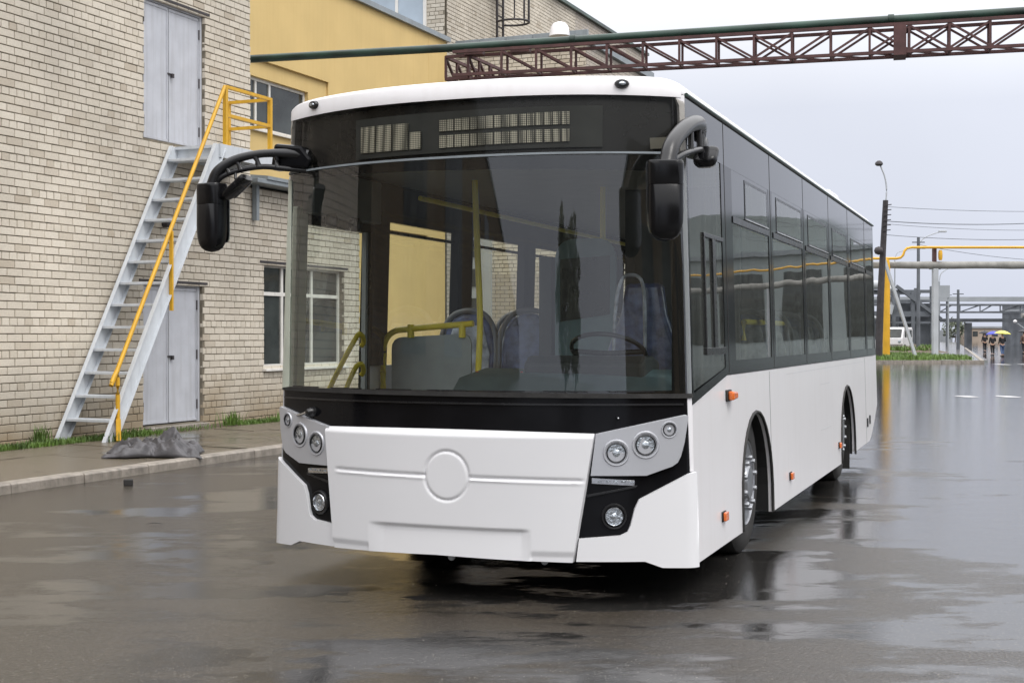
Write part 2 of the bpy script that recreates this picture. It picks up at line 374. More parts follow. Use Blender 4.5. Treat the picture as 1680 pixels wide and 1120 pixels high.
def cell_mat():
    m, n, l, b = new_mat('led_dot_matrix')
    tc = n.new('ShaderNodeTexCoord')
    v = n.new('ShaderNodeTexVoronoi'); v.inputs['Scale'].default_value = 95; v.inputs['Randomness'].default_value = 0
    l.new(tc.outputs['Object'], v.inputs['Vector'])
    r = n.new('ShaderNodeMapRange'); r.inputs[1].default_value = 0.30; r.inputs[2].default_value = 0.55
    l.new(v.outputs['Distance'], r.inputs[0])
    mm = n.new('ShaderNodeMix'); mm.data_type = 'RGBA'
    mm.inputs[6].default_value = (0.95, 0.92, 0.78, 1); mm.inputs[7].default_value = (0.14, 0.14, 0.12, 1)
    l.new(r.outputs[0], mm.inputs[0]); l.new(mm.outputs[2], b.inputs['Base Color'])
    b.inputs['Roughness'].default_value = 0.4
    return m
M['cell'] = cell_mat()

# ------------------------------------------------------------------ mesh helpers
class MB:
    def __init__(s):
        s.v = []; s.f = []
    def add(s, vs, fs):
        k = len(s.v); s.v += [tuple(p) for p in vs]; s.f += [tuple(i + k for i in f) for f in fs]
    def box(s, x0, x1, y0, y1, z0, z1):
        s.add([(x0, y0, z0), (x1, y0, z0), (x1, y1, z0), (x0, y1, z0), (x0, y0, z1), (x1, y0, z1), (x1, y1, z1), (x0, y1, z1)],
              [(0, 3, 2, 1), (4, 5, 6, 7), (0, 1, 5, 4), (1, 2, 6, 5), (2, 3, 7, 6), (3, 0, 4, 7)])
        return s
    def beam(s, a, b, w, h, up=(0, 0, 1)):
        a = Vector(a); b = Vector(b); d = (b - a).normalized(); u = Vector(up)
        x = d.cross(u)
        if x.length < 1e-4: x = d.cross(Vector((1, 0, 0)))
        x.normalize(); z = x.cross(d).normalized()
        vs = []
        for p in (a, b):
            for sx, sz in ((-1, -1), (1, -1), (1, 1), (-1, 1)):
                vs.append(p + x * (sx * w / 2) + z * (sz * h / 2))
        s.add(vs, [(0, 1, 2, 3), (7, 6, 5, 4), (0, 4, 5, 1), (1, 5, 6, 2), (2, 6, 7, 3), (3, 7, 4, 0)])
        return s
    def tube(s, pts, r, seg=10, flat=1.0, up=(0, 0, 1)):
        pts = [Vector(p) for p in pts]; n = len(pts)
        rs = r if isinstance(r, (list, tuple)) else [r] * n
        vs = []; fs = []
        for i, p in enumerate(pts):
            d = (pts[min(i + 1, n - 1)] - pts[max(i - 1, 0)]).normalized()
            u = Vector(up)
            x = d.cross(u)
            if x.length < 1e-3: x = d.cross(Vector((0, 1, 0)))
            x.normalize(); z = x.cross(d)
            for k in range(seg):
                a = 2 * math.pi * k / seg
                vs.append(p + x * (rs[i] * math.cos(a)) + z * (rs[i] * flat * math.sin(a)))
        for i in range(n - 1):
            for k in range(seg):
                k2 = (k + 1) % seg
                fs.append((i * seg + k, i * seg + k2, (i + 1) * seg + k2, (i + 1) * seg + k))
        fs.append(tuple(reversed(range(seg)))); fs.append(tuple((n - 1) * seg + k for k in range(seg)))
        s.add(vs, fs); return s
    def lathe(s, prof, mtx=None, seg=24):
        """profile of (radius, height) turned about local z, placed by mtx"""
        mtx = mtx or Matrix()
        vs = []; fs = []
        for r, h in prof:
            for k in range(seg):
                a = 2 * math.pi * k / seg
                vs.append(mtx @ Vector((r * math.cos(a), r * math.sin(a), h)))
        for i in range(len(prof) - 1):
            for k in range(seg):
                k2 = (k + 1) % seg
                fs.append((i * seg + k, i * seg + k2, (i + 1) * seg + k2, (i + 1) * seg + k))
        if prof[0][0] > 1e-4: fs.append(tuple(reversed(range(seg))))
        if prof[-1][0] > 1e-4: fs.append(tuple((len(prof) - 1) * seg + k for k in range(seg)))
        s.add(vs, fs); return s
    def prism(s, poly, fn, d0, d1):
        """outline of (a, b) pairs carried by fn(a, b, depth) at two depths"""
        n = len(poly)
        vs = [fn(a, b, d0) for a, b in poly] + [fn(a, b, d1) for a, b in poly]
        fs = [tuple(range(n)), tuple(reversed(range(n, 2 * n)))] + [(i, i + n, (i + 1) % n + n, (i + 1) % n) for i in range(n)]
        s.add(vs, fs); return s
    def build(s, name, m, parent=None, smooth=0, bevel=0, loc=None, label=None, recalc=True):
        me = bpy.data.meshes.new(name); me.from_pydata(s.v, [], s.f)
        if recalc:
            bm = bmesh.new(); bm.from_mesh(me)
            bmesh.ops.recalc_face_normals(bm, faces=bm.faces); bm.to_mesh(me); bm.free()
        return link(me, name, m, parent, smooth, bevel, loc, label)

def link(me, name, m, parent=None, smooth=0, bevel=0, loc=None, label=None):
    me.materials.append(M[m] if isinstance(m, str) else m)
    if smooth:
        me.shade_smooth(); me.set_sharp_from_angle(angle=R(smooth))
    o = bpy.data.objects.new(name, me); col.objects.link(o)
    if parent is not None: o.parent = parent
    if loc is not None: o.location = loc
    if bevel:
        bv = o.modifiers.new('bevel', 'BEVEL'); bv.width = bevel; bv.segments = 2; bv.limit_method = 'ANGLE'; bv.angle_limit = R(40)
        bv.use_clamp_overlap = True
    if label: o['label'] = label
    return o

def thing(name, label, cat, loc=(0, 0, 0), rz=0, group=None):
    o = bpy.data.objects.new(name, None); col.objects.link(o)
    o.location = loc; o.rotation_euler = (0, 0, rz); o.empty_display_size = 0.2
    return tag(o, label, cat, group)

def tag(o, label, cat, group=None):
    o['label'] = label; o['category'] = cat
    if group: o['group'] = group
    return o

def struct(o):
    o['kind'] = 'structure'; return o

def copy_tree(o, parent=None):
    c = o.copy(); col.objects.link(c); c.parent = parent
    for ch in list(o.children): copy_tree(ch, c)
    return c

def smooth_path(pts, n=8):
    P = [Vector(p) for p in pts]; P = [P[0] * 2 - P[1]] + P + [P[-1] * 2 - P[-2]]
    out = []
    for i in range(1, len(P) - 2):
        for k in range(n):
            t = k / n; a, b, c, d = P[i - 1], P[i], P[i + 1], P[i + 2]
            out.append(0.5 * ((2 * b) + (c - a) * t + (2 * a - 5 * b + 4 * c - d) * t * t + (3 * b - a - 3 * c + d) * t ** 3))
    out.append(P[-2]); return out

# ------------------------------------------------------------------ ground
# the wall line of the factory: starts at P0, runs along WD; WN points out to the road
WA = R(22.8)
WD = Vector((math.sin(WA), math.cos(WA), 0)); WN = Vector((math.cos(WA), -math.sin(WA), 0))
P0 = Vector((-6.18, 16.54, 0)); WROT = R(90) - WA
def W(t, off, z=0.0): return P0 + WD * t + WN * off + Vector((0, 0, z))

mb = MB(); mb.add([(-900, -700, 0), (900, -700, 0), (900, 2500, 0), (-900, 2500, 0)], [(0, 1, 2, 3)])
struct(mb.build('road', 'road'))

# pavement along the wall: bed, slabs, kerb stones
PT0, PT1 = -22.0, 34.0
def pave_h(off): return 0.085 + (2.78 - off) / 2.78 * 0.05
mb = MB()
mb.add([W(PT0, -0.5, 0.07), W(PT1, -0.5, 0.07), W(PT1, 2.80, 0.02), W(PT0, 2.80, 0.02),
        W(PT0, -0.5, -0.1), W(PT1, -0.5, -0.1), W(PT1, 2.80, -0.1), W(PT0, 2.80, -0.1)],
       [(0, 1, 2, 3), (3, 2, 6, 7), (0, 3, 7, 4), (1, 5, 6, 2)])
pav = struct(mb.build('pavement', 'soil'))
t = PT0; i = 0
SL = 1.5
while t < PT1 - 0.1:
    for j, (a, b) in enumerate(((0.62, 1.30), (1.31, 2.04), (2.05, 2.79))):
        o1 = 0.35 * j
        x0, x1 = t + o1 + 0.006, t + o1 + SL - 0.008
        ha, hb = pave_h(a) + random.uniform(-.004, .004), pave_h(b) + random.uniform(-.004, .004)
        dx = random.uniform(-.004, .004)
        m_ = MB()
        m_.add([W(x0, a, ha), W(x1, a, ha + dx), W(x1, b, hb + dx), W(x0, b, hb), W(x0, a, 0.01), W(x1, a, 0.01), W(x1, b, 0.01), W(x0, b, 0.01)],
               [(0, 1, 2, 3), (0, 4, 5, 1), (1, 5, 6, 2), (2, 6, 7, 3), (3, 7, 4, 0)])
        m_.build('paving_slab', 'slab', pav)
    t += SL
t = PT0
while t < PT1:
    d = random.uniform(-.006, .006); dz = random.uniform(-.004, .004)
    m_ = MB(); L = 0.99
    m_.prism([(2.80 + d, -0.05), (2.97 + d, -0.05), (2.965 + d, 0.08 + dz), (2.945 + d, 0.095 + dz), (2.80 + d, 0.098 + dz)],
             lambda a, b, dd: W(dd, a, b), t, t + L)
    m_.build('kerb_stone', 'kerb', pav, bevel=0.006)
    t += 1.0

# ------------------------------------------------------------------ bricks
def mesh_of(vs, fs, name, mt):
    me = bpy.data.meshes.new(name); me.from_pydata(vs, [], fs); me.materials.append(M[mt]); return me

def brick_layout(x0, x1, z0, z1, holes=(), zb=0.075):
    out = []
    k = math.floor((z0 - zb) / 0.1)
    while zb + k * 0.1 < z1 - 0.02:
        a, b = zb + k * 0.1, zb + k * 0.1 + 0.088
        head = k % 4 == 3
        p = 0.13 if head else 0.26
        off = 0.04 if head else (0.13 if k % 2 else 0.0)
        x = math.floor((x0 - off) / p) * p + off
        spans = [(x0, x1)]
        for hx0, hx1, hz0, hz1 in holes:
            if min(b, hz1) - max(a, hz0) > 0.045:
                ns = []
                for s0, s1 in spans:
                    if hx1 <= s0 or hx0 >= s1: ns.append((s0, s1)); continue
                    if hx0 > s0: ns.append((s0, hx0))
                    if hx1 < s1: ns.append((hx1, s1))
                spans = ns
        while x < x1:
            for s0, s1 in spans:
                c0, c1 = max(x, s0), min(x + p - 0.011, s1)
                if c1 - c0 > 0.03: out.append((c0, c1, a, min(b, z1), head))
            x += p
        k += 1
    return out

def bricks_stuff(items, parent, tf, depth=0.05):
    vs = []; fs = []; tones = []
    for c0, c1, a, b, h in items:
        pr = random.uniform(0, 0.005); tn = random.random()
        j = [random.uniform(-.0025, .0025) for _ in range(4)]
        k = len(vs); e = 0.004
        c = [(c0 + e, a + e), (c1 - e, a + e), (c1 - e, b - e), (c0 + e, b - e)]
        g = [(c0, a), (c1, a), (c1, b), (c0, b)]
        vs += [tf(x + j[i], -pr, z + j[3 - i]) for i, (x, z) in enumerate(c)]
        vs += [tf(x + j[i], -pr + 0.006, z + j[3 - i]) for i, (x, z) in enumerate(g)]
        vs += [tf(x + j[i], depth, z + j[3 - i]) for i, (x, z) in enumerate(g)]
        fs.append((k, k + 1, k + 2, k + 3))
        for q in range(4):
            q2 = (q + 1) % 4
            fs.append((k + q, k + 4 + q, k + 4 + q2, k + q2))
            fs.append((k + 4 + q, k + 8 + q, k + 8 + q2, k + 4 + q2))
        tones += [tn] * 12
    me = bpy.data.meshes.new('brickwork'); me.from_pydata([tuple(v) for v in vs], [], fs)
    at = me.attributes.new('tone', 'FLOAT', 'POINT'); at.data.foreach_set('value', tones)
    bm = bmesh.new(); bm.from_mesh(me); bmesh.ops.recalc_face_normals(bm, faces=bm.faces); bm.to_mesh(me); bm.free()
    o = link(me, 'brickwork', 'brick_many', parent); o['kind'] = 'stuff'; return o

_bm = {}
def brick_single(c0, c1, a, b, parent):
    key = (round(c1 - c0, 2), round(b - a, 3))
    if key not in _bm:
        w, h = c1 - c0, b - a; e = 0.004
        c = [(e, e), (w - e, e), (w - e, h - e), (e, h - e)]; g = [(0, 0), (w, 0), (w, h), (0, h)]
        vs = [(x, 0, z) for x, z in c] + [(x, 0.006, z) for x, z in g] + [(x, 0.05, z) for x, z in g]
        fs = [(0, 1, 2, 3)]
        for q in range(4):
            q2 = (q + 1) % 4
            fs += [(q, 4 + q, 4 + q2, q2), (4 + q, 8 + q, 8 + q2, 4 + q2)]
        me = mesh_of(vs, fs, 'brick', 'brick')
        bm = bmesh.new(); bm.from_mesh(me); bmesh.ops.recalc_face_normals(bm, faces=bm.faces); bm.to_mesh(me); bm.free()
        _bm[key] = me
    o = bpy.data.objects.new('brick', _bm[key]); col.objects.link(o); o.parent = parent
    o.location = (c0, -random.uniform(0, 0.005), a)
    o.rotation_euler = (0, random.uniform(-.006, .006), 0)
    return o

# ------------------------------------------------------------------ brick factory block on the left
bld = thing('brick_factory_block', 'cream brick factory block with outside steel stairs and blue-grey doors', 'building', P0, WROT)
# local frame: +x along the wall, -y out to the road
UD = (2.75, 4.18, 4.2, 6.2); LD = (2.73, 4.12, 0.18, 2.2); WW = (5.75, 8.31, 0.93, 2.6)
XE, XL, ZT, ZLOW = 5.373, 8.863, 9.0, 3.78
def wall_panels(mb, x0, x1, z0, z1, holes, y0, y1):
    xs = sorted({x0, x1, *[h[0] for h in holes], *[h[1] for h in holes]})
    for a, b in zip(xs, xs[1:]):
        if a < x0 or b > x1: continue
        zz = [(z0, z1)]
        for h in holes:
            if h[0] <= a and h[1] >= b:
                nz_ = []
                for s0, s1 in zz:
                    if h[2] > s0: nz_.append((s0, min(h[2], s1)))
                    if h[3] < s1: nz_.append((max(h[3], s0), s1))
                zz = nz_
        for s0, s1 in zz:
            if s1 - s0 > 1e-3: mb.box(a, b, y0, y1, s0, s1)
mb = MB()
wall_panels(mb, -3.2, XE, 0.0, ZT, [UD, LD], 0.011, 0.36)
wall_panels(mb, XE, XL, 0.0, ZLOW, [WW], 0.011, 0.36)
mb.build('wall', 'mortar', bld, recalc=False)
MB().box(-3.2, XE, 0.362, 10, 0, ZT).build('wall', 'mortar', bld)
MB().box(XE, XL, 0.362, 2.9, 0, ZLOW).build('wall', 'mortar', bld)
MB().box(-12, -3.201, 0.0, 10, 0, ZT).build('wall', 'brick_far', bld, label='plain far stretch of the brick wall')
lay = brick_layout(-3.2, XE, 0.08, ZT, [UD, LD]) + brick_layout(XE + 0.002, XL, 0.08, ZLOW, [WW])
def in_view(c0, c1, a, b):
    p = W((c0 + c1) / 2, 0, (a + b) / 2)
    u = p.x / p.y * 2250 + 840; v = 549 - (p.z - 1.46) / p.y * 2250
    return 2 < u < 1676 and 2 < v < 1118
cand = [it for it in lay if in_view(*it[:4]) and not it[4]]
cand.sort(key=lambda it: -(it[1] - it[0]) / (16.54 + 0.92 * it[0]) ** 2)
single = set(cand[:296])
for it in single: brick_single(*it[:4], bld)
bricks_stuff([it for it in lay if it not in single], bld, lambda x, y, z: (x, y, z))
# end face of the main block (above the low roof) and of the low block
bricks_stuff(brick_layout(0.012, 2.95, ZLOW, ZT), bld, lambda x, y, z: (XE - y + 0.001, x, z), 0.0)
bricks_stuff(brick_layout(0.012, 2.9, 0.08, ZLOW), bld, lambda x, y, z: (XL - y + 0.001, x, z), 0.0)

def door_leaf(parent, x0, x1, z0, z1, y, handle=None):
    # sheet leaf with folded border
    o = MB().box(x0 + .006, x1 - .006, y, y + .03, z0 + .006, z1 - .006).build('door_leaf', 'door_grey', parent, bevel=0.004)
    b = MB(); w = 0.05
    b.box(x0 + .01, x1 - .01, y - .010, y - .001, z1 - w, z1 - .01).box(x0 + .01, x1 - .01, y - .010, y - .001, z0 + .01, z0 + w)
    b.box(x0 + .01, x0 + .035, y - .0101, y - .001, z0 + w + .001, z1 - w - .001).box(x1 - .035, x1 - .01, y - .0101, y - .001, z0 + w + .001, z1 - w - .001)
    b.build('leaf_border', 'door_grey', o, bevel=0.002)
    for hz_ in (z0 + .25, (z0 + z1) / 2, z1 - .25):
        hx_ = x1 - .012 if handle else x0 + .012
        MB().tube([(hx_, y - .016, hz_ - .07), (hx_, y - .016, hz_ + .07)], .013, 8).build('hinge', 'iron', o)
    if handle:
        hx, hz = handle
        h = MB().box(hx - .09, hx + .05, y - .022, y - .011, hz - .015, hz + .012)
        h.box(hx - .015, hx + .03, y - .05, y - .0221, hz - .05, hz + .01)
        h.build('handle', 'iron', o, smooth=40)
    return o
for (a, b, z0, z1), hz, split in ((UD, 5.2, 0.44), (LD, 1.15, 0.46)):
    fr = MB()
    fr.box(a, a + .05, .06, .2, z0, z1).box(b - .05, b, .06, .2, z0, z1).box(a + .05, b - .05, .06, .2, z1 - .05, z1)
    d = fr.build('door_frame', 'door_grey', bld, bevel=0.004)
    xm = a + (b - a) * split
    door_leaf(d, a + .05, xm, z0 + .01, z1 - .05, .075)
    door_leaf(d, xm + .012, b - .05, z0 + .01, z1 - .05, .082, (xm + .07, hz))
    MB().box(a, b, .2, .34, z0, z1).build('door_recess', 'under', bld)
    MB().box(a - .10, b + .10, -.014, .055, z1 + .002, z1 + .035).build('lintel', 'iron', bld)
MB().box(LD[0], LD[1], -.12, .06, .05, .165).build('doorstep', 'kerb', bld, bevel=.01)
# ground-floor window: three lights with transom
def window(parent, x0, x1, z0, z1, mull, trans, y=.10, sill=True, fm='frame_white', pm='pane', fw=.055):
    fr = MB()
    fr.box(x0, x0 + fw, y, y + .07, z0, z1).box(x1 - fw, x1, y, y + .07, z0, z1)
    fr.box(x0 + fw, x1 - fw, y, y + .07, z1 - fw, z1).box(x0 + fw, x1 - fw, y, y + .07, z0, z0 + fw)
    xs = [x0 + fw] + list(mull) + [x1 - fw]
    for m_ in mull: fr.box(m_ - .03, m_ + .03, y + .001, y + .065, z0 + fw, z1 - fw)
    if trans: 
        for p, q in zip(xs, xs[1:]): fr.box(p + (.03 if p in mull else 0), q - (.03 if q in mull else 0), y + .002, y + .068, trans - .03, trans + .03)
    w = fr.build('window', fm, parent, bevel=.003)
    zs = [z0 + fw] + ([trans] if trans else []) + [z1 - fw]
    for p, q in zip(xs, xs[1:]):
        for s, u in zip(zs, zs[1:]):
            MB().box(p, q, y + .03, y + .036, s, u).build('pane', pm, w)
    if sill:
        MB().prism([(-.07, z0 - .05), (-.07, z0 - .02), (y, z0 + .005), (y, z0 - .05)], lambda a, b, d: (d, a, b), x0 - .04, x1 + .04).build('sill', 'frame_white', w)
    return w
window(bld, WW[0], WW[1], WW[2], WW[3], (6.45, 7.38), 2.12)
MB().box(WW[0], WW[1], .2, .34, WW[2], WW[3]).build('window_recess', 'under', bld)
MB().box(WW[0] - .12, WW[1] + .12, -.012, .09, WW[3] + .002, WW[3] + .04).build('lintel', 'iron', bld)
# low roof with flashing, fascia and bracket post
MB().box(XE - .25, XL + .18, -.30, 2.9, ZLOW + .03, ZLOW + .10).build('roof', 'flash', bld, bevel=.01)
MB().prism([(-.32, ZLOW + .10), (-.32, ZLOW + .155), (.1, ZLOW + .20), (2.9, ZLOW + .26), (2.9, ZLOW + .10)], lambda a, b, d: (d, a, b), XE + .002, XL + .2).build('roof_flashing', 'flash', bld)
MB().box(XE + .02, XE + .10, -.10, -.02, 3.25, ZLOW + .03).build('bracket', 'flash', bld)
MB().box(-12.1, XE + .06, -.08, 10, ZT, ZT + .15).build('roof', 'flash', bld)
lh = thing('long_brown_hall', 'long dark brown brick hall continuing the wall line behind the camera', 'building', P0, WROT)
MB().box(-260, -14, 0.4, 12, 0, 9.2).build('wall', 'brick_dull', lh)
MB().box(-260.2, -13.8, 0.2, 12, 9.2, 9.5).build('roof', 'flash', lh)
for k in range(24): MB().box(-24 - k * 9.5, -19 - k * 9.5, .36, .45, 1.5, 7).build('window', 'pane', lh)
MB().lathe([(.05, 0), (.05, .10), (.035, .11)], Matrix.Translation((3.18, -.0, 3.03)) @ Matrix.Rotation(R(90), 4, 'X'), 12).build('vent_stub', 'iron', bld)

# ------------------------------------------------------------------ outside stairs
st = thing('steel_stairs', 'steep pale blue-grey steel staircase with yellow handrail climbing to the upper door', 'staircase', P0, WROT)
A0 = Vector((.98, 0, .12)); A1 = Vector((3.38, 0, 4.14))
sdir = (A1 - A0).normalized()
def stringer(y, name='stringer'):
    m_ = MB(); w = .19; n_ = Vector((-sdir.z, 0, sdir.x))
    a, b = A0, A1
    m_.prism([((a).x - .10, a.z), ((a).x + .14, a.z), ((b + n_ * -w * .5).x, (b).z - .12), ((b).x + .06, b.z), ((b).x - .11, b.z)],
             lambda p, q, d: (p, d, q), y, y - .012)
    m_.beam(A0 + Vector((-.10, y - .03, 0)), A1 + Vector((-.13, y - .03, 0)), .06, .008, up=n_)
    m_.beam(A0 + Vector((.13, y - .03, 0.02)), A1 + Vector((.10, y - .03, -.05)), .06, .008, up=n_)
    return m_.build(name, 'stair_grey', st)
stringer(-.05); stringer(-.80)
NT = 13
for i in range(NT):
    z = .37 + i * (3.92 - .37) / (NT - 1)
    x = A0.x + (z - A0.z) * sdir.x / sdir.z
    MB().box(x - .08, x + .15, -.785, -.065, z - .012, z + .022).build('tread', 'stair_grey', st, bevel=.003)
# landing
MB().box(3.36, 4.80, -.80, -.02, 4.10, 4.14).build('landing_deck', 'stair_grey', st)
lb = MB(); lb.box(3.36, 5.2, -.84, -.80, 3.96, 4.15).box(3.42, 3.46, -.80, -.02, 3.96, 4.10).box(4.76, 4.80, -.80, -.02, 3.96, 4.10).box(3.5, 4.7, -.05, -.02, 3.96, 4.10)
lb.build('landing_beam', 'stair_grey', st)
for x, y, z0, z1 in ((3.54, -.80, 4.15, 4.98), (4.69, -.80, 4.15, 4.98), (4.69, -.06, 4.15, 4.98)):
    MB().beam((x, y, z0), (x, y, z1), .055, .055).build('rail_post', 'yellow_paint', st)
for z in (4.98, 4.58):
    for a, b in (((3.54, -.80, z), (4.72, -.80, z)), ((4.69, -.80, z - .004), (4.69, -.03, z - .004))):
        MB().beam(a, b, .05, .045).build('rail', 'yellow_paint', st)
MB().tube(smooth_path([(1.14, -.84, .34), (1.14, -.84, 1.00), (1.19, -.84, 1.12), (3.50, -.82, 4.98)], 6), .028, 8).build('handrail', 'yellow_paint', st, smooth=50)
MB().beam((2.23, -.845, 1.78), (2.23, -.845, 2.84), .05, .03).build('rail_post', 'yellow_paint', st)
MB().beam((1.10, -.88, .13), (1.12, -.86, .40), .06, .05).build('rail_foot', 'yellow_paint', st)

# ------------------------------------------------------------------ yellow building behind, with set-back storey
Y0 = Vector((-1.70, 34.8, 0))
yb = thing('yellow_plaster_building', 'yellow plastered building with grey roof edge behind the brick block', 'building', Y0, WROT)
YW = (-9.2, -6.62, 5.50, 6.52)
mb = MB(); wall_panels(mb, -9.6, 0, 0, 8.86, [YW, (-5.35, -5.34, 0, 8.86)][:1], 0, .4)
mb.box(-9.6, 0, .4, 9, 0, 8.86)
mb.build('wall', 'yellow_wall', yb, recalc=False)
MB().box(-1.02, 0.0, -.05, -.002, 4.2, 8.86).build('pilaster', 'yellow_wall', yb)
MB().box(-9.6, -5.87, -.07, -.002, 6.85, 8.86).box(-5.87, -1.02, -.045, -.002, 3.9, 8.86).build('wall_relief', 'yellow_wall', yb)
window(yb, YW[0], YW[1], YW[2], YW[3], (-8.45, -7.95), None, y=.08, pm='pane', fw=.06)
window(yb, -10.6, -9.3, YW[2], YW[3], (), None, y=-.06, sill=False) if False else None
MB().box(-9.7, .06, -.14, 9, 8.86, 8.98).build('roof_edge', 'flash', yb)
# set-back storey facing the camera
MB().box(-.02, 0, 0.0, 3.0, 8.98, 13).build('storey_wall', 'mortar', yb)
bricks_stuff(brick_layout(0.0, .50, 8.98, 12.9), yb, lambda x, y, z: (-.02 + y, x, z), 0.0)
wf = MB().box(-.08, -.0205, .5, .58, 8.98, 12.5).box(-.08, -.0205, 1.30, 1.38, 8.98, 12.5).box(-.08, -.0205, 2.9, 3.0, 8.98, 12.5).build('window', 'frame_white', yb)
MB().box(-.06, -.0215, .581, 1.299, 8.98, 12.5).build('pane', 'pane_pale', wf)
MB().box(-.06, -.0215, 1.381, 2.899, 8.98, 12.5).build('pane', 'pane_pale', wf)

# ------------------------------------------------------------------ brick tower block and its annex
T0 = Vector((-1.66, 35.02, 0))
tw = thing('brick_tower_block', 'tall cream brick block rising behind the pipe truss with green roof edge', 'building', T0, WROT)
TH = 11.75
MB().box(0.0, 17, .012, 8, 0, TH).build('wall', 'mortar', tw)
bricks_stuff(brick_layout(0, 9.5, 6.5, TH), tw, lambda x, y, z: (x, y, z), 0.011)
MB().box(9.501, 17, .0, .011, 6.5, TH).build('wall', 'brick_far', tw)
MB().box(0, 17, .0, .011, 0, 6.5).build('wall', 'brick_far', tw)
MB().box(-.1, 17.1, -.12, 8, TH, TH + .10).build('roof_edge', 'pipe_green', tw)
# annex sticking out to the road
MB().box(.6, 6.0, -3.55, -.002, 0, 8.75).build('annex_wall', 'mortar', tw)
bricks_stuff(brick_layout(0.0, 3.55, 3.0, 8.7), tw, lambda x, y, z: (.589 + y, -x, z), 0.0)
MB().box(.578, .59, -3.55, 0, 0, 3.0).build('annex_wall', 'brick_far', tw)
MB().box(.6, 6, -3.562, -3.551, 0, 8.75).build('annex_wall', 'brick_far', tw)
for i in range(5):
    MB().box(.50, .6, -3.62 + i * .735, -3.62 + i * .735 + .72, 8.72, 9.04).build('parapet_panel', 'flash', tw, bevel=.006)
MB().box(.62, 6.05, -3.66, -3.5, 8.72, 8.92).build('parapet_panel', 'flash', tw)
MB().box(.53, .577, -1.0, -.35, .1, 4.7).build('annex_door', 'galv', tw)
for k in range(4):
    MB().box(.50, .529, -.62, -.37, 1.2 + k * .75, 1.65 + k * .75).build('door_pane', 'pane', tw)
dome = MB().lathe([(.27, 0), (.25, .10), (.22, .24), (.16, .32), (.06, .36), (.0, .365)], Matrix.Translation(T0 + Vector((2.85, -.75, 8.9))), 20).build('roof_vent', 'paint', None, smooth=60)
tag(dome, 'white domed roof vent on the low annex beside the brick tower', 'roof vent')
# caged ladder on the tower
la = thing('caged_ladder', 'dark caged steel ladder fixed high on the brick tower wall', 'ladder', T0, WROT)
for x in (2.80, 3.22):
    MB().beam((x, -.18, 9.1), (x, -.18, 12.2), .05, .05).build('ladder_rail', 'iron', la)
for k in range(10):
    MB().beam((2.80, -.18, 9.3 + k * .3), (3.22, -.18, 9.3 + k * .3), .03, .03).build('rung', 'iron', la)
for z in (10.0, 10.75, 11.5):
    pts = [(3.01 + .38 * math.cos(a), -.2 - .42 - .40 * math.sin(a), z) for a in [R(x) for x in range(0, 181, 20)]]
    pts = [(2.76, -.18, z), (2.63, -.45, z)] + list(reversed(pts)) + [(3.38, -.45, z), (3.26, -.18, z)]
    MB().tube(pts, .03, 6).build('cage_hoop', 'iron', la)
for a in (20, 60, 90, 120, 160):
    x, y = 3.01 + .38 * math.cos(R(a)), -.62 - .40 * math.sin(R(a))
    MB().beam((x, y, 10.0), (x, y, 12.0), .035, .02).build('cage_bar', 'iron', la)
MB().beam((2.2, -.1, 10.9), (3.3, -.1, 10.9), .12, .16).build('bracket', 'iron', la)

# ------------------------------------------------------------------ overhead pipe and lattice truss across the road
u_ = Vector((.9675, -.253, 0)).normalized()
Q0 = Vector((-5.72, 30.0, 0)); TA = math.atan2(u_.y, u_.x)
pp = thing('overhead_pipe', 'long dark green pipe carried across the road on the lattice truss', 'pipe', Q0, TA)
m_ = MB().tube([(-2.2, 0, 7.48)] + [(k * 1.5, 0, 7.48 + (k > 3) * .012 * (k - 3)) for k in range(0, 24)], .085, 14)
m_.build('pipe', 'pipe_green', pp, smooth=60)
for x in (7.2, 13.5, 19.8): MB().lathe([(.087, -.06), (.10, -.05), (.10, .05), (.087, .06)], Matrix.Translation((x, 0, 7.49 + (x / 1.5 - 3) * .012)) @ Matrix.Rotation(R(90), 4, 'Y'), 14).build('pipe_collar', 'pipe_green', pp, smooth=40)
tr = thing('lattice_truss', 'red-brown lattice steel truss bridge carrying the dark green pipe over the road', 'truss', Q0, TA)
X0, X1 = 5.75, 34.0
ZTp, ZBt, HW = 7.33, 6.86, .24
def zt(x): return ZTp + (x - 4.5) * .008
def zb_(x): return ZBt + (x - 4.5) * .002
for y in (-HW, HW):
    for f, nm in ((zt, 'top_chord'), (zb_, 'bottom_chord')):
        MB().beam((X0 - 1.05, y, f(X0)), (X1, y, f(X1)), .06, .06).build(nm, 'rust', tr)
n = 0; x = X0; P_ = .735
while x < X1 - .1:
    for y in (-HW, HW):
        MB().beam((x, y, zb_(x) + .03), (x, y, zt(x) - .03), .045, .045).build('post', 'rust', tr)
        if x < 11.5 or 13.0 < x < 14.6:
            MB().beam((x, y, zt(x) - .03), (x + P_, y, zb_(x) + .03), .04, .04).build('brace', 'rust', tr)
        if x > 10.6:
            MB().beam((x, y * .96, zb_(x) + .03), (x + P_, y * .96, zt(x) - .03), .04, .04).build('brace', 'rust', tr)
    MB().beam((x, -HW, zb_(x)), (x + P_, HW, zb_(x)), .03, .03).build('brace', 'rust', tr)
    MB().beam((x, -HW, zt(x)), (x, HW, zt(x)), .035, .035).build('cross_bar', 'rust', tr)
    MB().beam((x, -HW, zb_(x)), (x, HW, zb_(x)), .035, .035).build('cross_bar', 'rust', tr)
    x += P_; n += 1
MB().box(13.55, 13.78, -HW - .035, HW + .035, zb_(13) - .06, zt(13) + .03).build('splice_plate', 'rust', tr)
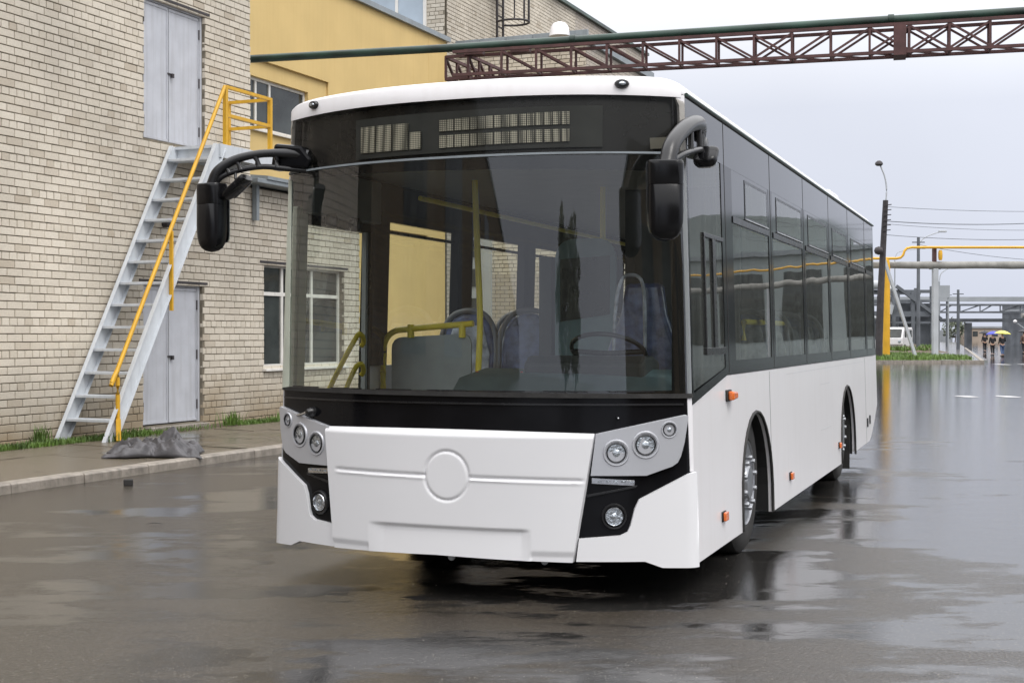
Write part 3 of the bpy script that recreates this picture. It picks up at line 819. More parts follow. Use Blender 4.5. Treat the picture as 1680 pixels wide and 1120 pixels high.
# supporting tower of the truss, beyond the right edge of the picture
for y in (-.5, .5):
    MB().beam((30, y * 1.6, -.365), (30, y, 6.85), .2, .2).build('leg', 'rust', tr)
for x in (4.9, 5.9): MB().box(x, x + .4, -.10, .10, 7.30, 7.42).build('pipe_saddle', 'rust', tr)
# side arm of the truss running back to the annex
br = thing('side_truss', 'short red-brown lattice arm running back from the left end of the main truss', 'truss', Q0 + u_ * 4.72, WROT)
for y in (-.26, .26):
    for z in (7.30, 6.84): MB().beam((0, y, z), (3.1, y, z), .06, .06).build('chord', 'rust', br)
    for k in range(6):
        MB().beam((.55 * k, y, 6.86), (.55 * k, y, 7.28), .045, .045).build('post', 'rust', br)
        MB().beam((.55 * k, y, 7.28), (.55 * k + .5, y, 6.86), .05, .04).build('brace', 'rust', br)
MB().beam((0, -.26, 7.30), (0, .26, 7.30), .06, .06).build('chord', 'rust', br); MB().beam((0, -.26, 6.84), (0, .26, 6.84), .06, .06).build('chord', 'rust', br)
for root in (pp, tr, br):
    for ch in root.children: ch.data.transform(Matrix.Scale(.8, 4))
    root.location = root.location * .8; root.location.z = .292

# ------------------------------------------------------------------ the bus
# local frame: x across the front (positive to the driver's side), y towards the tail, z up; front corners at y = 0
BUS = thing('city_bus', 'new unmarked white city bus with black front mask parked on the wet yard', 'bus', (-.2135, 7.8486, 0), R(-20.6))
BL = 9.78
def hw(z): return 1.275 - .075 * max(0, min(1, (z - .25) / 2.6))
def F(x, z):
    h = hw(z); a = min(abs(x), h)
    y = -.34 * (1 - (a / h) ** 2.3)
    r = .035; d = h - a
    if d < r: y += r - math.sqrt(max(0, r * r - (r - d) ** 2))
    return y + .012 * max(0, z - 1.0)
def fpos(x, z, off=0.0):
    h = hw(z) - .0005; x = max(-h, min(h, x)); e = .002
    y = F(x, z)
    x1 = x + e if x <= 0 else x - e
    t = Vector((x1 - x, F(x1, z) - y, 0))
    if x > 0: t = -t
    n_ = Vector((t.y, -t.x, 0)).normalized()       # outward: towards -y
    return Vector((x, y, z)) + n_ * off
def frame(x, z, off=0.0):
    p = fpos(x, z, off); n_ = (fpos(x, z, 1.0) - fpos(x, z, 0)).normalized()
    zx = Vector((0, 0, 1)); X = zx.cross(n_).normalized(); Y = n_.cross(X)
    return Matrix(((X.x, Y.x, n_.x, p.x), (X.y, Y.y, n_.y, p.y), (X.z, Y.z, n_.z, p.z), (0, 0, 0, 1)))
def patch_mesh(name, poly, fn, cuts_a, cuts_b, thick):
    bm = bmesh.new()
    vs = [bm.verts.new((a, 0, b)) for a, b in poly]
    bm.faces.new(vs)
    for c in cuts_a:
        bmesh.ops.bisect_plane(bm, geom=bm.verts[:] + bm.edges[:] + bm.faces[:], plane_co=(c, 0, 0), plane_no=(1, 0, 0))
    for c in cuts_b:
        bmesh.ops.bisect_plane(bm, geom=bm.verts[:] + bm.edges[:] + bm.faces[:], plane_co=(0, 0, c), plane_no=(0, 0, 1))
    bm.verts.index_update()
    n = len(bm.verts)
    ab = [(v.co.x, v.co.z) for v in bm.verts]
    faces = [tuple(v.index for v in f.verts) for f in bm.faces]
    bound = {}
    for f in faces:
        for i in range(len(f)):
            e_ = (f[i], f[(i + 1) % len(f)])
            if (e_[1], e_[0]) in bound: del bound[(e_[1], e_[0])]
            else: bound[e_] = 1
    verts = [fn(a, b, 0.0) for a, b in ab]
    fs = list(faces)
    if thick:
        verts += [fn(a, b, -thick) for a, b in ab]
        fs += [tuple(i + n for i in reversed(f)) for f in faces]
        fs += [(e_[1], e_[0], e_[0] + n, e_[1] + n) for e_ in bound]
    bm.free()
    me = bpy.data.meshes.new(name); me.from_pydata([tuple(v) for v in verts], [], fs)
    bm = bmesh.new(); bm.from_mesh(me)
    if thick: bmesh.ops.recalc_face_normals(bm, faces=bm.faces)
    bm.to_mesh(me); bm.free()
    return me
FX = [i * .085 for i in range(-13, 14)] + [s * v for s in (-1, 1) for v in (1.14, 1.165, 1.185, 1.2, 1.212, 1.224, 1.236, 1.246, 1.256, 1.265, 1.271)]
FZ = [.3, .6, .9, 1.2, 1.5, 1.8, 2.1, 2.4, 2.7]
def fpatch(name, poly, off, m, thick=.025, bevel=0.0, parent=None, label=None):
    me = patch_mesh(name, poly, lambda a, b, d: fpos(a, b, off + d), FX, FZ, thick)
    return link(me, name, m, parent or BUS, smooth=32, bevel=bevel, label=label)
def spatch(name, poly, off, m, sgn=1, thick=.03, bevel=0.0, parent=None, cuts=()):
    fn = lambda a, b, d: Vector((sgn * (hw(b) + off + d), a, b))
    me = patch_mesh(name, poly, fn, cuts, (1.0, 2.0), thick)
    return link(me, name, m, parent or BUS, smooth=32, bevel=bevel)
def rounded(poly, r, n=4):
    out = []
    k = len(poly)
    for i in range(k):
        p = Vector(poly[i]).to_2d(); a = Vector(poly[i - 1]).to_2d(); b = Vector(poly[(i + 1) % k]).to_2d()
        ri = min(r, (a - p).length * .45, (b - p).length * .45)
        s = p + (a - p).normalized() * ri; e_ = p + (b - p).normalized() * ri
        for j in range(n + 1):
            t = j / n
            q = s * (1 - t) ** 2 + p * 2 * t * (1 - t) + e_ * t * t
            out.append((q.x, q.y))
    return out
mir = lambda poly: [(-a, b) for a, b in reversed(poly)]

# --- front centre panel with badge ring, crease and lower recess
def centre_panel():
    NX, NZ = 210, 104
    vs = []; fs = []
    def disp(x, z):
        d = .045
        if z > .905: d -= .030 * ((z - .905) / .035) ** 1.5            # folded top edge
        dr = math.hypot((x + .012) / .128, (z - .690) / .134)
        dd = abs(dr - 1) * .13
        d -= .010 * math.exp(-(dd / .0065) ** 2)
        if dr > 1.0 and abs(x) < .74:
            zl = .690 - .016 * (x + .8) / 1.5 + .006
            fade = min(1, (.74 - abs(x)) / .04)
            q = (z - zl)
            d -= fade * (.011 * math.exp(-(q / .008) ** 2)) - fade * .004 * math.exp(-((q + .016) / .007) ** 2)
        if -.50 < x < .46:                                            # lower recess
            e1 = min(1, max(0, (x + .50) / .10)); e2 = min(1, max(0, (.46 - x) / .05))
            top = .415 - .0 * x
            s = min(1, max(0, (top - z) / .016)) if z > .05 else 1
            fadez = max(0, min(1, (z - .23) / .15))
            d -= .013 * e1 * e2 * s * (.25 + .75 * fadez)
        else:
            if z < .30: d -= .009 * min(1, (.30 - z) / .03)
        return d
    for i in range(NX + 1):
        u = i / NX
        for j in range(NZ + 1):
            v = j / NZ
            zb = .254 - .012 * abs(u - .47) * 2; ztp = .943 - .012 * (abs(u - .47) * 2) ** 2
            z = zb + (ztp - zb) * v
            xl = -.745 + (-.815 + .745) * v; xr = .675 + (.782 - .675) * v
            x = xl + (xr - xl) * u
            vs.append(fpos(x, z, disp(x, z)))
    for i in range(NX):
        for j in range(NZ):
            a = i * (NZ + 1) + j
            fs.append((a, a + 1, a + NZ + 2, a + NZ + 1))
    n = len(vs)
    ring = [i * (NZ + 1) for i in range(NX + 1)] + [NX * (NZ + 1) + j for j in range(1, NZ + 1)] + [i * (NZ + 1) + NZ for i in range(NX - 1, -1, -1)] + [j for j in range(NZ - 1, 0, -1)]
    for q in ring: vs.append(Vector(vs[q]) + Vector((0, .05, 0)))
    L = len(ring)
    for i in range(L): fs.append((ring[i], ring[(i + 1) % L], n + (i + 1) % L, n + i))
    me = bpy.data.meshes.new('centre_panel'); me.from_pydata([tuple(v) for v in vs], [], fs)
    bm = bmesh.new(); bm.from_mesh(me); bmesh.ops.recalc_face_normals(bm, faces=bm.faces); bm.to_mesh(me); bm.free()
    return link(me, 'front_panel', 'front_paint', BUS, smooth=50)
centre_panel()
# bumper corners
bc = [(.694, .246), (1.035, .247), (1.12, .212), (1.275, .207), (1.275, .722), (1.255, .718), (1.006, .578), (.985, .53), (.965, .44), (.95, .405), (.915, .386), (.708, .368)]
for s in (1, -1):
    fpatch('bumper_corner', bc if s > 0 else mir(bc), .030, 'front_paint', .05, .006)
# black mask recess behind the lamps
bk = [(.66, .35), (.93, .36), (1.02, .56), (1.276, .70), (1.276, 1.13), (.0, 1.13), (.0, .93), (.78, .925)]
for s in (1, -1):
    fpatch('front_mask', bk if s > 0 else mir(bk), .006, 'black_gloss', .03, .003)
fpatch('mask_lip', [(-1.22, 1.080), (1.22, 1.080), (1.22, 1.090), (-1.22, 1.090)], .014, 'black_plastic', .010)
# white pillar strip down the front corner
pillar = [(1.250, .722), (1.276, .722), (1.276, 2.76), (1.172, 2.76), (1.172, 2.74), (1.186, 2.70), (1.222, 1.6), (1.236, 1.10)]
for s in (1, -1):
    fpatch('corner_strip', pillar if s > 0 else mir(pillar), .010, 'paint', .02)
# headlamp clusters
lampo = [(.792, .930), (1.225, 1.030), (1.232, 1.02), (1.222, .885), (1.205, .81), (1.19, .775), (1.165, .755), (1.04, .706), (.766, .706)]
def round_lamp(x, z, r, parent, off=.03, lens='lens', name='headlamp'):
    m4 = frame(x, z, off)
    o = MB().lathe([(r * 1.42, -.012), (r * 1.40, .004), (r * 1.30, .010), (r * 1.16, .009), (r * 1.06, -.002), (r * 1.0, -.004)], m4, 28).build(name, 'silver' if name != 'fog_lamp' else 'black_plastic', parent, smooth=50)
    MB().lathe([(r * 1.05, -.004), (r * 1.04, .008), (r * .95, .013), (r * .88, .003)], m4, 28).build('bezel', 'black_plastic' if name != 'fog_lamp' else 'chrome', o, smooth=40)
    MB().lathe([(r * .90, .0035), (r * .70, .0020), (r * .42, .0010), (r * .36, .006), (r * .2, .010), (0, .011)], m4, 28).build('lens', lens, o, smooth=30)
    return o
for s in (1, -1):
    hl = fpatch('headlamp_cluster', lampo if s > 0 else mir(lampo), .034, 'silver', .045, .017)
    round_lamp(s * .893, .829, .052, BUS)
    round_lamp(s * 1.035, .871, .054, BUS)
    round_lamp(s * 1.148, .952, .033, BUS, name='side_lamp')
    round_lamp(s * .885, .487, .050, BUS, off=.012, name='fog_lamp')
    ds = fpatch('daylight_strip', [(.772, .662), (.985, .650), (.985, .680), (.772, .694)] if s > 0 else mir([(.772, .662), (.985, .650), (.985, .680), (.772, .694)]), .014, 'chrome', .012, .002)
    for k in range(5):
        x = .80 + k * .04
        fpatch('diode', [(s * x, .668), (s * (x + .022), .667), (s * (x + .022), .678), (s * x, .680)][::s], .018, 'lens', .005, parent=ds)
    fl = [(.745, .588), (.99, .640), (1.0, .652), (.985, .650), (.742, .601)]
    fpatch('mask_crease', fl if s > 0 else mir(fl), .013, 'black_plastic', .015, .003)
# number-plate side screws and wiper pivots, tow eyes
for x, z, r_ in ((-.95, 1.01, .022), (.90, 1.015, .008)):
    MB().lathe([(r_ * 1.4, 0), (r_ * 1.3, .02), (r_, .035), (r_ * .6, .05), (0, .052)], frame(x, z, .006), 14).build('wiper_pivot', 'black_plastic' if r_ > .01 else 'chrome', BUS, smooth=50)
MB().tube([fpos(-.95, 1.01, .045), fpos(-1.0, .992, .05), fpos(-1.06, .985, .03)], .009, 8).build('wiper_stub', 'chrome', BUS, smooth=50)
for x in (-.02, .52):
    MB().lathe([(.02, 0), (.02, .02), (.012, .03), (0, .034)], Matrix.Translation(fpos(x, .245, -.05)) @ Matrix.Rotation(R(180), 4, 'X'), 12).build('tow_eye', 'galv', BUS, smooth=40)
# windscreen, ceramic border, rubber
ws = [(-1.275, 1.137), (0, 1.143), (1.275, 1.128), (1.275, 2.43), (0, 2.425), (-1.275, 2.42)]
g = fpatch('windscreen', ws, .012, 'screen', 0)
def border(poly_out, poly_in, off, name, m='black_gloss', parent=None):
    # four strips between an outer and an inner quadrilateral
    for i in range(4):
        j = (i + 1) % 4
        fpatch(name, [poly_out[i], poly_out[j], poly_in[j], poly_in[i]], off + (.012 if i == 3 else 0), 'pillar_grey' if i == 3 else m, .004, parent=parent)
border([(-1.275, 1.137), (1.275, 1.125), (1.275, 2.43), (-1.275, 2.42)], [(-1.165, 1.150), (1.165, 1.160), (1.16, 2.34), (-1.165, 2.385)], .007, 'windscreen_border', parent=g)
fpatch('windscreen_seal', [(-1.27, 1.128), (1.27, 1.118), (1.27, 1.142), (0, 1.150), (-1.27, 1.150)], .018, 'rubber', .012, .002)
for k in range(7):
    x = -1.13 + k * .33
    fpatch('seal_clip', [(x, 1.1515), (x + .23, 1.1515), (x + .23, 1.1585), (x, 1.1585)], .016, 'black_plastic', .004)
fpatch('display_trim', [(-1.27, 2.425), (0, 2.428), (1.22, 2.435), (1.22, 2.446), (0, 2.440), (-1.27, 2.436)], .018, 'flash', .010, .001)
# destination display behind smoked glass
dg = [(-1.275, 2.44), (0, 2.445), (1.275, 2.45), (1.275, 2.62), (1.262, 2.69), (1.18, 2.735), (1.13, 2.762), (1.0, 2.772), (0, 2.757), (-.55, 2.752), (-1.0, 2.748), (-1.275, 2.745)]
dgo = fpatch('display_glass', dg, .012, 'smoke', 0)
fpatch('display_back', [(-1.275, 2.44), (1.275, 2.45), (1.275, 2.76), (-1.275, 2.74)], -.055, 'black_plastic', .02)
dc = fpatch('display_case', [(-.66, 2.462), (.82, 2.475), (.82, 2.70), (-.66, 2.69)], -.03, 'interior_dark', .02)
def cell(x0, x1, z0, z1): fpatch('display_cell', [(x0, z0), (x1, z0), (x1, z1), (x0, z1)], -.018, 'cell', .008, parent=dc)
for k in range(3): cell(-.613 + k * .112, -.613 + k * .112 + .100, 2.495, 2.642)
cell(-.275, -.205, 2.495, 2.590)
for k in range(16):
    x = -.09 + k * .0465
    cell(x, x + .0400, 2.583 + .001 * k, 2.648 + .0012 * k); cell(x, x + .0400, 2.493 + .0008 * k, 2.560 + .0008 * k)

# --- roof cap: one shell from the front brow to the tail
def roof():
    vs = []; fs = []
    zb = 2.748
    us = [-1 + 2 * i / 80 for i in range(81)]
    us = [math.copysign(1 - (1 - abs(u)) ** 1.7, u) for u in us]
    ss = [0, .0, .012, .03, .055, .085, .12, .17, .25, .4, .7, 1.2, 2.2, 3.6, 5, 6.5, 8, 9, 9.5, BL]
    prof = []
    for j, s in enumerate(ss):
        for u in us:
            x0 = u * 1.202
            yf = F(x0 * .995, 2.75) - .014
            y = yf + s if s < .3 else yf * max(0, 1 - (s - .3) / .8) + s
            if s >= 9.4: y = s
            ex = (1 - abs(u) ** 7) ** .5
            es = math.sqrt(max(0, 1 - (1 - min(1, s / .22)) ** 2))
            base = zb - (0.012 if j == 0 else 0)
            brow = .082 * min(1, 1.1 - abs(u) ** 9 * .75)
            top = base if j == 0 else zb + .0 + (.034 + .048 * (1 - abs(u) ** 26) ** .6) + (.045 * es) * (1 - abs(u) ** 18) ** .7
            if j == 0: top = zb + .004 - .008 * (abs(u) ** 4)
            if s > .3:
                top += 0
            if s >= BL - .01: top -= .05
            vs.append((x0 * (1 + (0 if j < 1 else .0)), y, top))
    n = len(us)
    for j in range(len(ss) - 1):
        for i in range(n - 1):
            a = j * n + i
            fs.append((a, a + 1, a + n + 1, a + n))
    # side skirts and underside edge
    k = len(vs)
    for side in (0, n - 1):
        for j in range(len(ss)):
            p = vs[j * n + side]; vs.append((math.copysign(1.204, p[0]), p[1], 2.765))
    m_ = len(ss)
    for q, side in enumerate((0, n - 1)):
        for j in range(m_ - 1):
            fs.append((j * n + side, (j + 1) * n + side, k + q * m_ + j + 1, k + q * m_ + j))
    me = bpy.data.meshes.new('roof'); me.from_pydata(vs, [], fs)
    bm = bmesh.new(); bm.from_mesh(me); bmesh.ops.remove_doubles(bm, verts=bm.verts, dist=.0004)
    bmesh.ops.recalc_face_normals(bm, faces=bm.faces); bm.to_mesh(me); bm.free()
    return link(me, 'roof', 'paint', BUS, smooth=75)
rf = roof()
for sx in (1, -1):
    MB().tube([(sx * 1.212, .09, 2.772), (sx * 1.212, BL - .01, 2.775)], .011, 8).build('gutter', 'pipe_green', BUS, smooth=60)
# marker lamps on the brow
for x in (-.955, .91):
    o = MB().lathe([(.040, -.004), (.040, .010), (.034, .020), (.0, .024)], frame(x, 2.808, .014) @ Matrix.Scale(.62, 4, (0, 1, 0)), 20).build('marker_lamp', 'black_plastic', BUS, smooth=50)
    MB().lathe([(.022, .020), (.018, .028), (0, .030)], frame(x, 2.808, .014) @ Matrix.Scale(.5, 4, (0, 1, 0)), 14).build('lens', 'lens', o, smooth=50)
# roof ventilator near the tail
MB().box(.55, 1.05, 7.2, 7.9, 2.86, 2.97).build('roof_hatch', 'paint', BUS, bevel=.03)
MB().lathe([(.13, 0), (.12, .06), (0, .07)], Matrix.Translation((.95, 6.4, 2.86)), 16).build('roof_vent', 'paint', BUS, smooth=50)

# --- sides
def arch(cy, r, top, n=14):
    return [(cy + r * math.cos(a), top - r + r * math.sin(a)) for a in [math.pi * i / n for i in range(n, -1, -1)]]
a1 = arch(1.92, .545, .945); a2 = arch(6.88, .56, .945)
zb0 = .207
low = [(.072, zb0)] + [(1.375, zb0)] + a1 + [(2.465, zb0), (6.32, zb0)] + a2 + [(7.44, .235), (8.85, .245), (9.05, .29), (9.45, .45), (BL, .62), (BL, 1.213), (1.02, 1.213), (.072, 1.075)]
cutsY = [.5, 1.0, 1.5, 3, 4.5, 6, 8, 9]
for s in (1, -1):
    if s == 1:
        spatch('side_panel', low, .0, 'paint', 1, .03, .003, cuts=cutsY)
    else:
        lowl = [(1.08, zb0), (1.375, zb0)] + a1 + [(2.465, zb0), (6.32, zb0)] + a2 + [(7.44, .235), (8.85, .245), (9.05, .29), (9.45, .45), (BL, .62), (BL, 1.25), (1.08, 1.25)]
        spatch('side_panel', lowl, .0, 'paint', -1, .03, .003, cuts=cutsY)
    for a_, cy in ((a1, 1.92), (a2, 6.88)):
        base = [(a_[0][0], zb0 + .005)] + a_ + [(a_[-1][0], zb0 + .005)]
        MB().tube([(s * (hw(z) + .004), y + .004 * (cy - y), z) for y, z in base], .011, 8).build('arch_lip', 'rubber', BUS, smooth=60)
        # wheel housing
        hb = MB(); n = len(base)
        ring0 = [(s * (hw(z) - .03), y, z) for y, z in base]; ring1 = [(s * .66, y, z) for y, z in base]
        hb.add(ring0 + ring1, [(i, i + 1, i + 1 + n, i + n) for i in range(n - 1)] + [tuple(range(n, 2 * n))])
        hb.build('wheel_housing', 'under', BUS)
# near side glazing: black band with panes
band_top = 2.770
spatch('window_band', [(.072, 2.50), (BL - .05, 2.50), (BL - .05, band_top), (.072, band_top)], .004, 'band_gloss', 1, .02, cuts=cutsY)
seams = [1.07, 2.67, 4.24, 5.79, 7.25, 8.80]
sill_z = 1.222
spatch('sill_band', [(1.02, 1.217), (BL - .05, 1.217), (BL - .05, 1.30), (1.02, 1.30)], .004, 'black_gloss', 1, .02, cuts=cutsY)
for i, y in enumerate(seams):
    w0, w1 = (.10, .22) if i == 0 else (.085, .085)
    spatch('window_post', [(y - w0, 1.3005), (y + w1, 1.3005), (y + w1, 2.4995), (y - w0, 2.4995)], .004, 'black_gloss', 1, .03)
    spatch('seam', [(y - .004, 1.225), (y + .004, 1.225), (y + .004, 2.76), (y - .004, 2.76)], .0055, 'rubber', 1, .004)
spatch('window_post', [(9.62, 1.3005), (BL - .05, 1.3005), (BL - .05, 2.4995), (9.62, 2.4995)], .004, 'black_gloss', 1, .03)
ends = [(1.29, 2.585), (2.755, 4.155), (4.325, 5.705), (5.875, 7.165), (7.335, 8.715), (8.885, 9.62)]
for k, (y0, y1) in enumerate(ends):
    w = spatch('side_window', [(y0, 1.3005), (y1, 1.3005), (y1, 2.4995), (y0, 2.4995)], .0, 'tint', 1, 0)
    spatch('transom', [(y0 + .001, 2.165), (y1 - .001, 2.165), (y1 - .001, 2.205), (y0 + .001, 2.205)], .010, 'black_plastic', 1, .03, parent=w)
    if k < 5:
        yy0, yy1 = y0 + .16, y1 - .05
        if k == 0: yy0 = y0 + .42
        for q in ([(y0, 2.2055), (yy0, 2.2055), (yy0, 2.4995), (y0, 2.4995)], [(yy1, 2.2055), (y1, 2.2055), (y1, 2.4995), (yy1, 2.4995)], [(yy0, 2.4755), (yy1, 2.4755), (yy1, 2.4995), (yy0, 2.4995)]):
            spatch('glass_surround', q, .003, 'band_gloss', 1, .010, parent=w)
        # sliding vent frame
        for q in ([(yy0, 2.215), (yy1, 2.215), (yy1, 2.233), (yy0, 2.233)], [(yy0, 2.455), (yy1, 2.455), (yy1, 2.475), (yy0, 2.475)],
                  [(yy0, 2.2335), (yy0 + .010, 2.2335), (yy0 + .010, 2.4545), (yy0, 2.4545)], [(yy1 - .010, 2.2335), (yy1, 2.2335), (yy1, 2.4545), (yy1 - .010, 2.4545)]):
            spatch('vent_frame', q, .006, 'black_plastic', 1, .012, parent=w)
        spatch('vent_rail', [(yy0, 2.213), (yy1, 2.213), (yy1, 2.219), (yy0, 2.219)], .016, 'galv', 1, .004, parent=w)
        spatch('vent_pane', [(yy0 + .02, 2.2335), (yy1 - .02, 2.2335), (yy1 - .02, 2.4545), (yy0 + .02, 2.4545)], .006, 'tint', 1, 0, parent=w)
# driver's side light with dropped sill
dq = [(.072, 1.085), (.97, 1.215), (.97, 2.4995), (.072, 2.4995)]
dwin = spatch('driver_window', [(.105, 1.15), (.968, 1.262), (.968, 2.4995), (.105, 2.4995)], .0, 'tint', 1, 0, cuts=(.5,))
spatch('driver_sill', [(.072, 1.078), (1.019, 1.2165), (1.019, 1.2995), (.969, 1.2995), (.969, 1.26), (.105, 1.14), (.105, 1.16), (.072, 1.16)], .004, 'black_gloss', 1, .02)
spatch('window_post', [(.072, 1.1605), (.103, 1.1605), (.103, 2.4995), (.072, 2.4995)], .004, 'black_gloss', 1, .02)
for q in ([(.43, 1.345), (.968, 1.345), (.968, 1.385), (.43, 1.385)], [(.43, 2.02), (.968, 2.02), (.968, 2.045), (.43, 2.045)],
          [(.43, 1.386), (.455, 1.386), (.455, 2.019), (.43, 2.019)], [(.655, 1.386), (.735, 1.386), (.735, 2.019), (.655, 2.019)]):
    spatch('sliding_frame', q, .012, 'black_plastic', 1, .02, .002, parent=dwin)
for sx, c0 in ((1, 'rear_window_frame'),):
    pass
# flaps, seams and lamps on the near side
for y in (2.47, 8.55):
    spatch('panel_joint', [(y, .24), (y + .004, .24), (y + .004, 1.20), (y, 1.20)], .0015, 'interior_dark', 1, .003)
spatch('panel_joint', [(1.0, 1.0), (1.003, 1.0), (1.003, 1.001), (1.0, 1.001)], .001, 'interior_dark', 1, .003)
for q in ([(5.0, .62), (5.62, .62), (5.62, .622), (5.0, .622)], [(5.0, 1.02), (5.62, 1.02), (5.62, 1.022), (5.0, 1.022)], [(3.2, 1.16), (8.5, 1.16), (8.5, 1.1618), (3.2, 1.1618)]):
    spatch('panel_joint', q, .0012, 'galv', 1, .002)
for y, z in ((8.62, .42), (8.86, .44)):
    spatch('door_hinge', [(y, z), (y + .06, z), (y + .06, z + .10), (y, z + .10)], .012, 'black_plastic', 1, .012, .003)
for y, z in ((.80, .382), (3.26, .385), (6.16, .40)):
    s0 = spatch('side_marker', [(y - .05, z - .030), (y + .05, z - .030), (y + .05, z + .030), (y - .05, z + .030)], .008, 'rubber', 1, .010, .003)
    spatch('lens', rounded([(y - .043, z - .026), (y + .043, z - .026), (y + .043, z + .026), (y - .043, z + .026)], .008), .026, 'orange', 1, .018, .005, parent=s0)
s0 = spatch('turn_repeater', rounded([(.95, 1.055), (1.09, 1.055), (1.09, 1.125), (.95, 1.125)], .012), .012, 'rubber', 1, .014, .003)
spatch('lens', rounded([(.975, 1.062), (1.105, 1.068), (1.105, 1.112), (.975, 1.118)], .014), .050, 'orange', 1, .04, .012, parent=s0)
# --- far (door) side
spatch('upper_band', [(.072, 2.24), (BL - .05, 2.24), (BL - .05, band_top), (.072, band_top)], .004, 'black_gloss', -1, .04, cuts=cutsY)
for a, b in ((1.05, 1.285), (2.515, 2.80), (4.0, 4.275), (5.45, 5.72), (6.9, 7.15), (8.3, 8.55), (9.55, BL - .05)):
    spatch('window_post', [(a, 1.2505), (b, 1.2505), (b, 2.2395), (a, 2.2395)], .004, 'black_gloss', -1, .07)
prev = 1.285
for a, b in ((2.515, 2.80), (4.0, 4.275), (5.45, 5.72), (6.9, 7.15), (8.3, 8.55), (9.55, BL)):
    w = spatch('side_window', [(prev + .001, 1.2505), (a - .001, 1.2505), (a - .001, 2.2395), (prev + .001, 2.2395)], .0, 'screen', -1, 0)
    spatch('transom', [(prev + .002, 2.165), (a - .002, 2.165), (a - .002, 2.185), (prev + .002, 2.185)], .01, 'black_plastic', -1, .03, parent=w)
    prev = b
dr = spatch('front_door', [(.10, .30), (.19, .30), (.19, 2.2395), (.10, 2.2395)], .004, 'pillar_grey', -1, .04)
for q in ([(1.0, .30), (1.05, .30), (1.05, 2.2395), (1.0, 2.2395)], [(.19, 2.14), (1.0, 2.14), (1.0, 2.2395), (.19, 2.2395)], [(.19, .30), (1.0, .30), (1.0, .38), (.19, .38)]):
    spatch('door_frame', q, .004, 'black_plastic', -1, .04, parent=dr)
spatch('door_glass', [(.19, .38), (1.0, .38), (1.0, 2.14), (.19, 2.14)], -.01, 'screen', -1, 0, parent=dr)
for y in (.94, .985):
    MB().beam((-1.19, y, .4), (-1.17, y, 2.14), .03, .03).build('door_stile', 'galv' if y < .95 else 'black_plastic', dr)
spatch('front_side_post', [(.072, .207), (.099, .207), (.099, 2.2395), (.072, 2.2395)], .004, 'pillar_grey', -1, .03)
spatch('sill_panel', [(.10, .207), (1.079, .207), (1.079, .295), (.10, .295)], 0, 'paint', -1, .03)
# --- tail
tp = MB(); tp.prism([(-1.24, .62), (1.24, .62), (1.245, 1.4), (1.235, 1.4), (-1.245, 1.4)], lambda a, b, d: (a, d, b), BL - .03, BL)
tp.build('rear_panel', 'paint', BUS)
MB().prism([(-1.24, 1.401), (1.24, 1.401), (1.205, 2.76), (-1.205, 2.76)], lambda a, b, d: (a, d, b), BL - .025, BL - .002).build('rear_window', 'black_gloss', BUS)
MB().box(-1.2, 1.2, 9.0, BL - .04, .30, .62).build('rear_bumper', 'interior_dark', BUS)
# --- underbody, axles, floor
MB().box(-1.15, 1.15, .15, 1.32, .26, .34).box(-.6, .6, 1.32, 2.5, .26, .34).box(-1.15, 1.15, 2.52, 6.28, .24, .34).box(-.6, .6, 6.28, 7.5, .24, .34).box(-1.15, 1.15, 7.5, 9.2, .27, .34).build('underbody', 'under', BUS)
MB().box(-.6, .6, -.15, .10, .30, .36).build('front_crossbeam', 'under', BUS)
for cy in (1.92, 6.88): MB().tube([(-1.0, cy, .46), (1.0, cy, .46)], .07, 10).build('axle', 'under', BUS)
MB().box(-1.22, 1.22, .12, 1.32, .345, .37).box(-.62, .62, 1.32, 2.52, .345, .37).box(-1.22, 1.22, 2.52, 6.28, .345, .37).box(-.62, .62, 6.28, 7.5, .345, .37).box(-1.22, 1.22, 7.5, BL - .05, .345, .37).build('floor', 'floor_vinyl', BUS)
MB().box(-1.16, 1.16, .35, BL - .05, 2.50, 2.53).build('ceiling', 'ceiling', BUS)
MB().box(-1.16, 1.16, -.02, .36, 2.47, 2.53).build('brow_lining', 'ceiling', BUS)
# wheels
def make_wheel(sx, cy):
    root = MB().lathe([(.27, -.135), (.33, -.14), (.44, -.13), (.47, -.10), (.478, -.05), (.478, .05), (.47, .10), (.44, .128), (.36, .14), (.30, .135), (.285, .12)],
                      Matrix.Translation((sx * 1.055, cy, .468)) @ Matrix.Rotation(R(90 * sx), 4, 'Y'), 48).build('wheel', 'rubber', BUS, smooth=35)
    m4 = Matrix.Translation((sx * 1.055, cy, .468)) @ Matrix.Rotation(R(90 * sx), 4, 'Y')
    MB().lathe([(.29, .128), (.282, .140), (.272, .132), (.262, .09), (.235, .055), (.215, .10), (.19, .118), (.14, .12), (.125, .125), (.12, .15), (.105, .165), (.05, .17), (0, .17)], m4, 40).build('rim', 'steel', root, smooth=35)
    for k in range(10):
        a = 2 * math.pi * k / 10
        p = m4 @ Matrix.Translation((.168 * math.cos(a), .168 * math.sin(a), .112))
        MB().lathe([(.026, 0), (.024, .018), (.019, .019), (.018, .055), (.012, .065), (0, .065)], p, 8).build('wheel_nut', 'steel', root, smooth=30)
    hb = MB()
    for k in range(10):
        a = 2 * math.pi * (k + .5) / 10
        p = m4 @ Matrix.Translation((.222 * math.cos(a), .222 * math.sin(a), .088))
        hb.lathe([(.022, 0), (.022, .0025), (0, .003)], p, 10)
    hb.build('hand_hole', 'under', root)
    return root
for sx in (1, -1):
    for cy in (1.92, 6.88): make_wheel(sx, cy)
    MB().box(sx * 1.22 - .02 * sx - .12, sx * 1.22 - .02 * sx + .02, 7.40, 7.425, .06, .60).build('mud_flap', 'rubber', BUS)

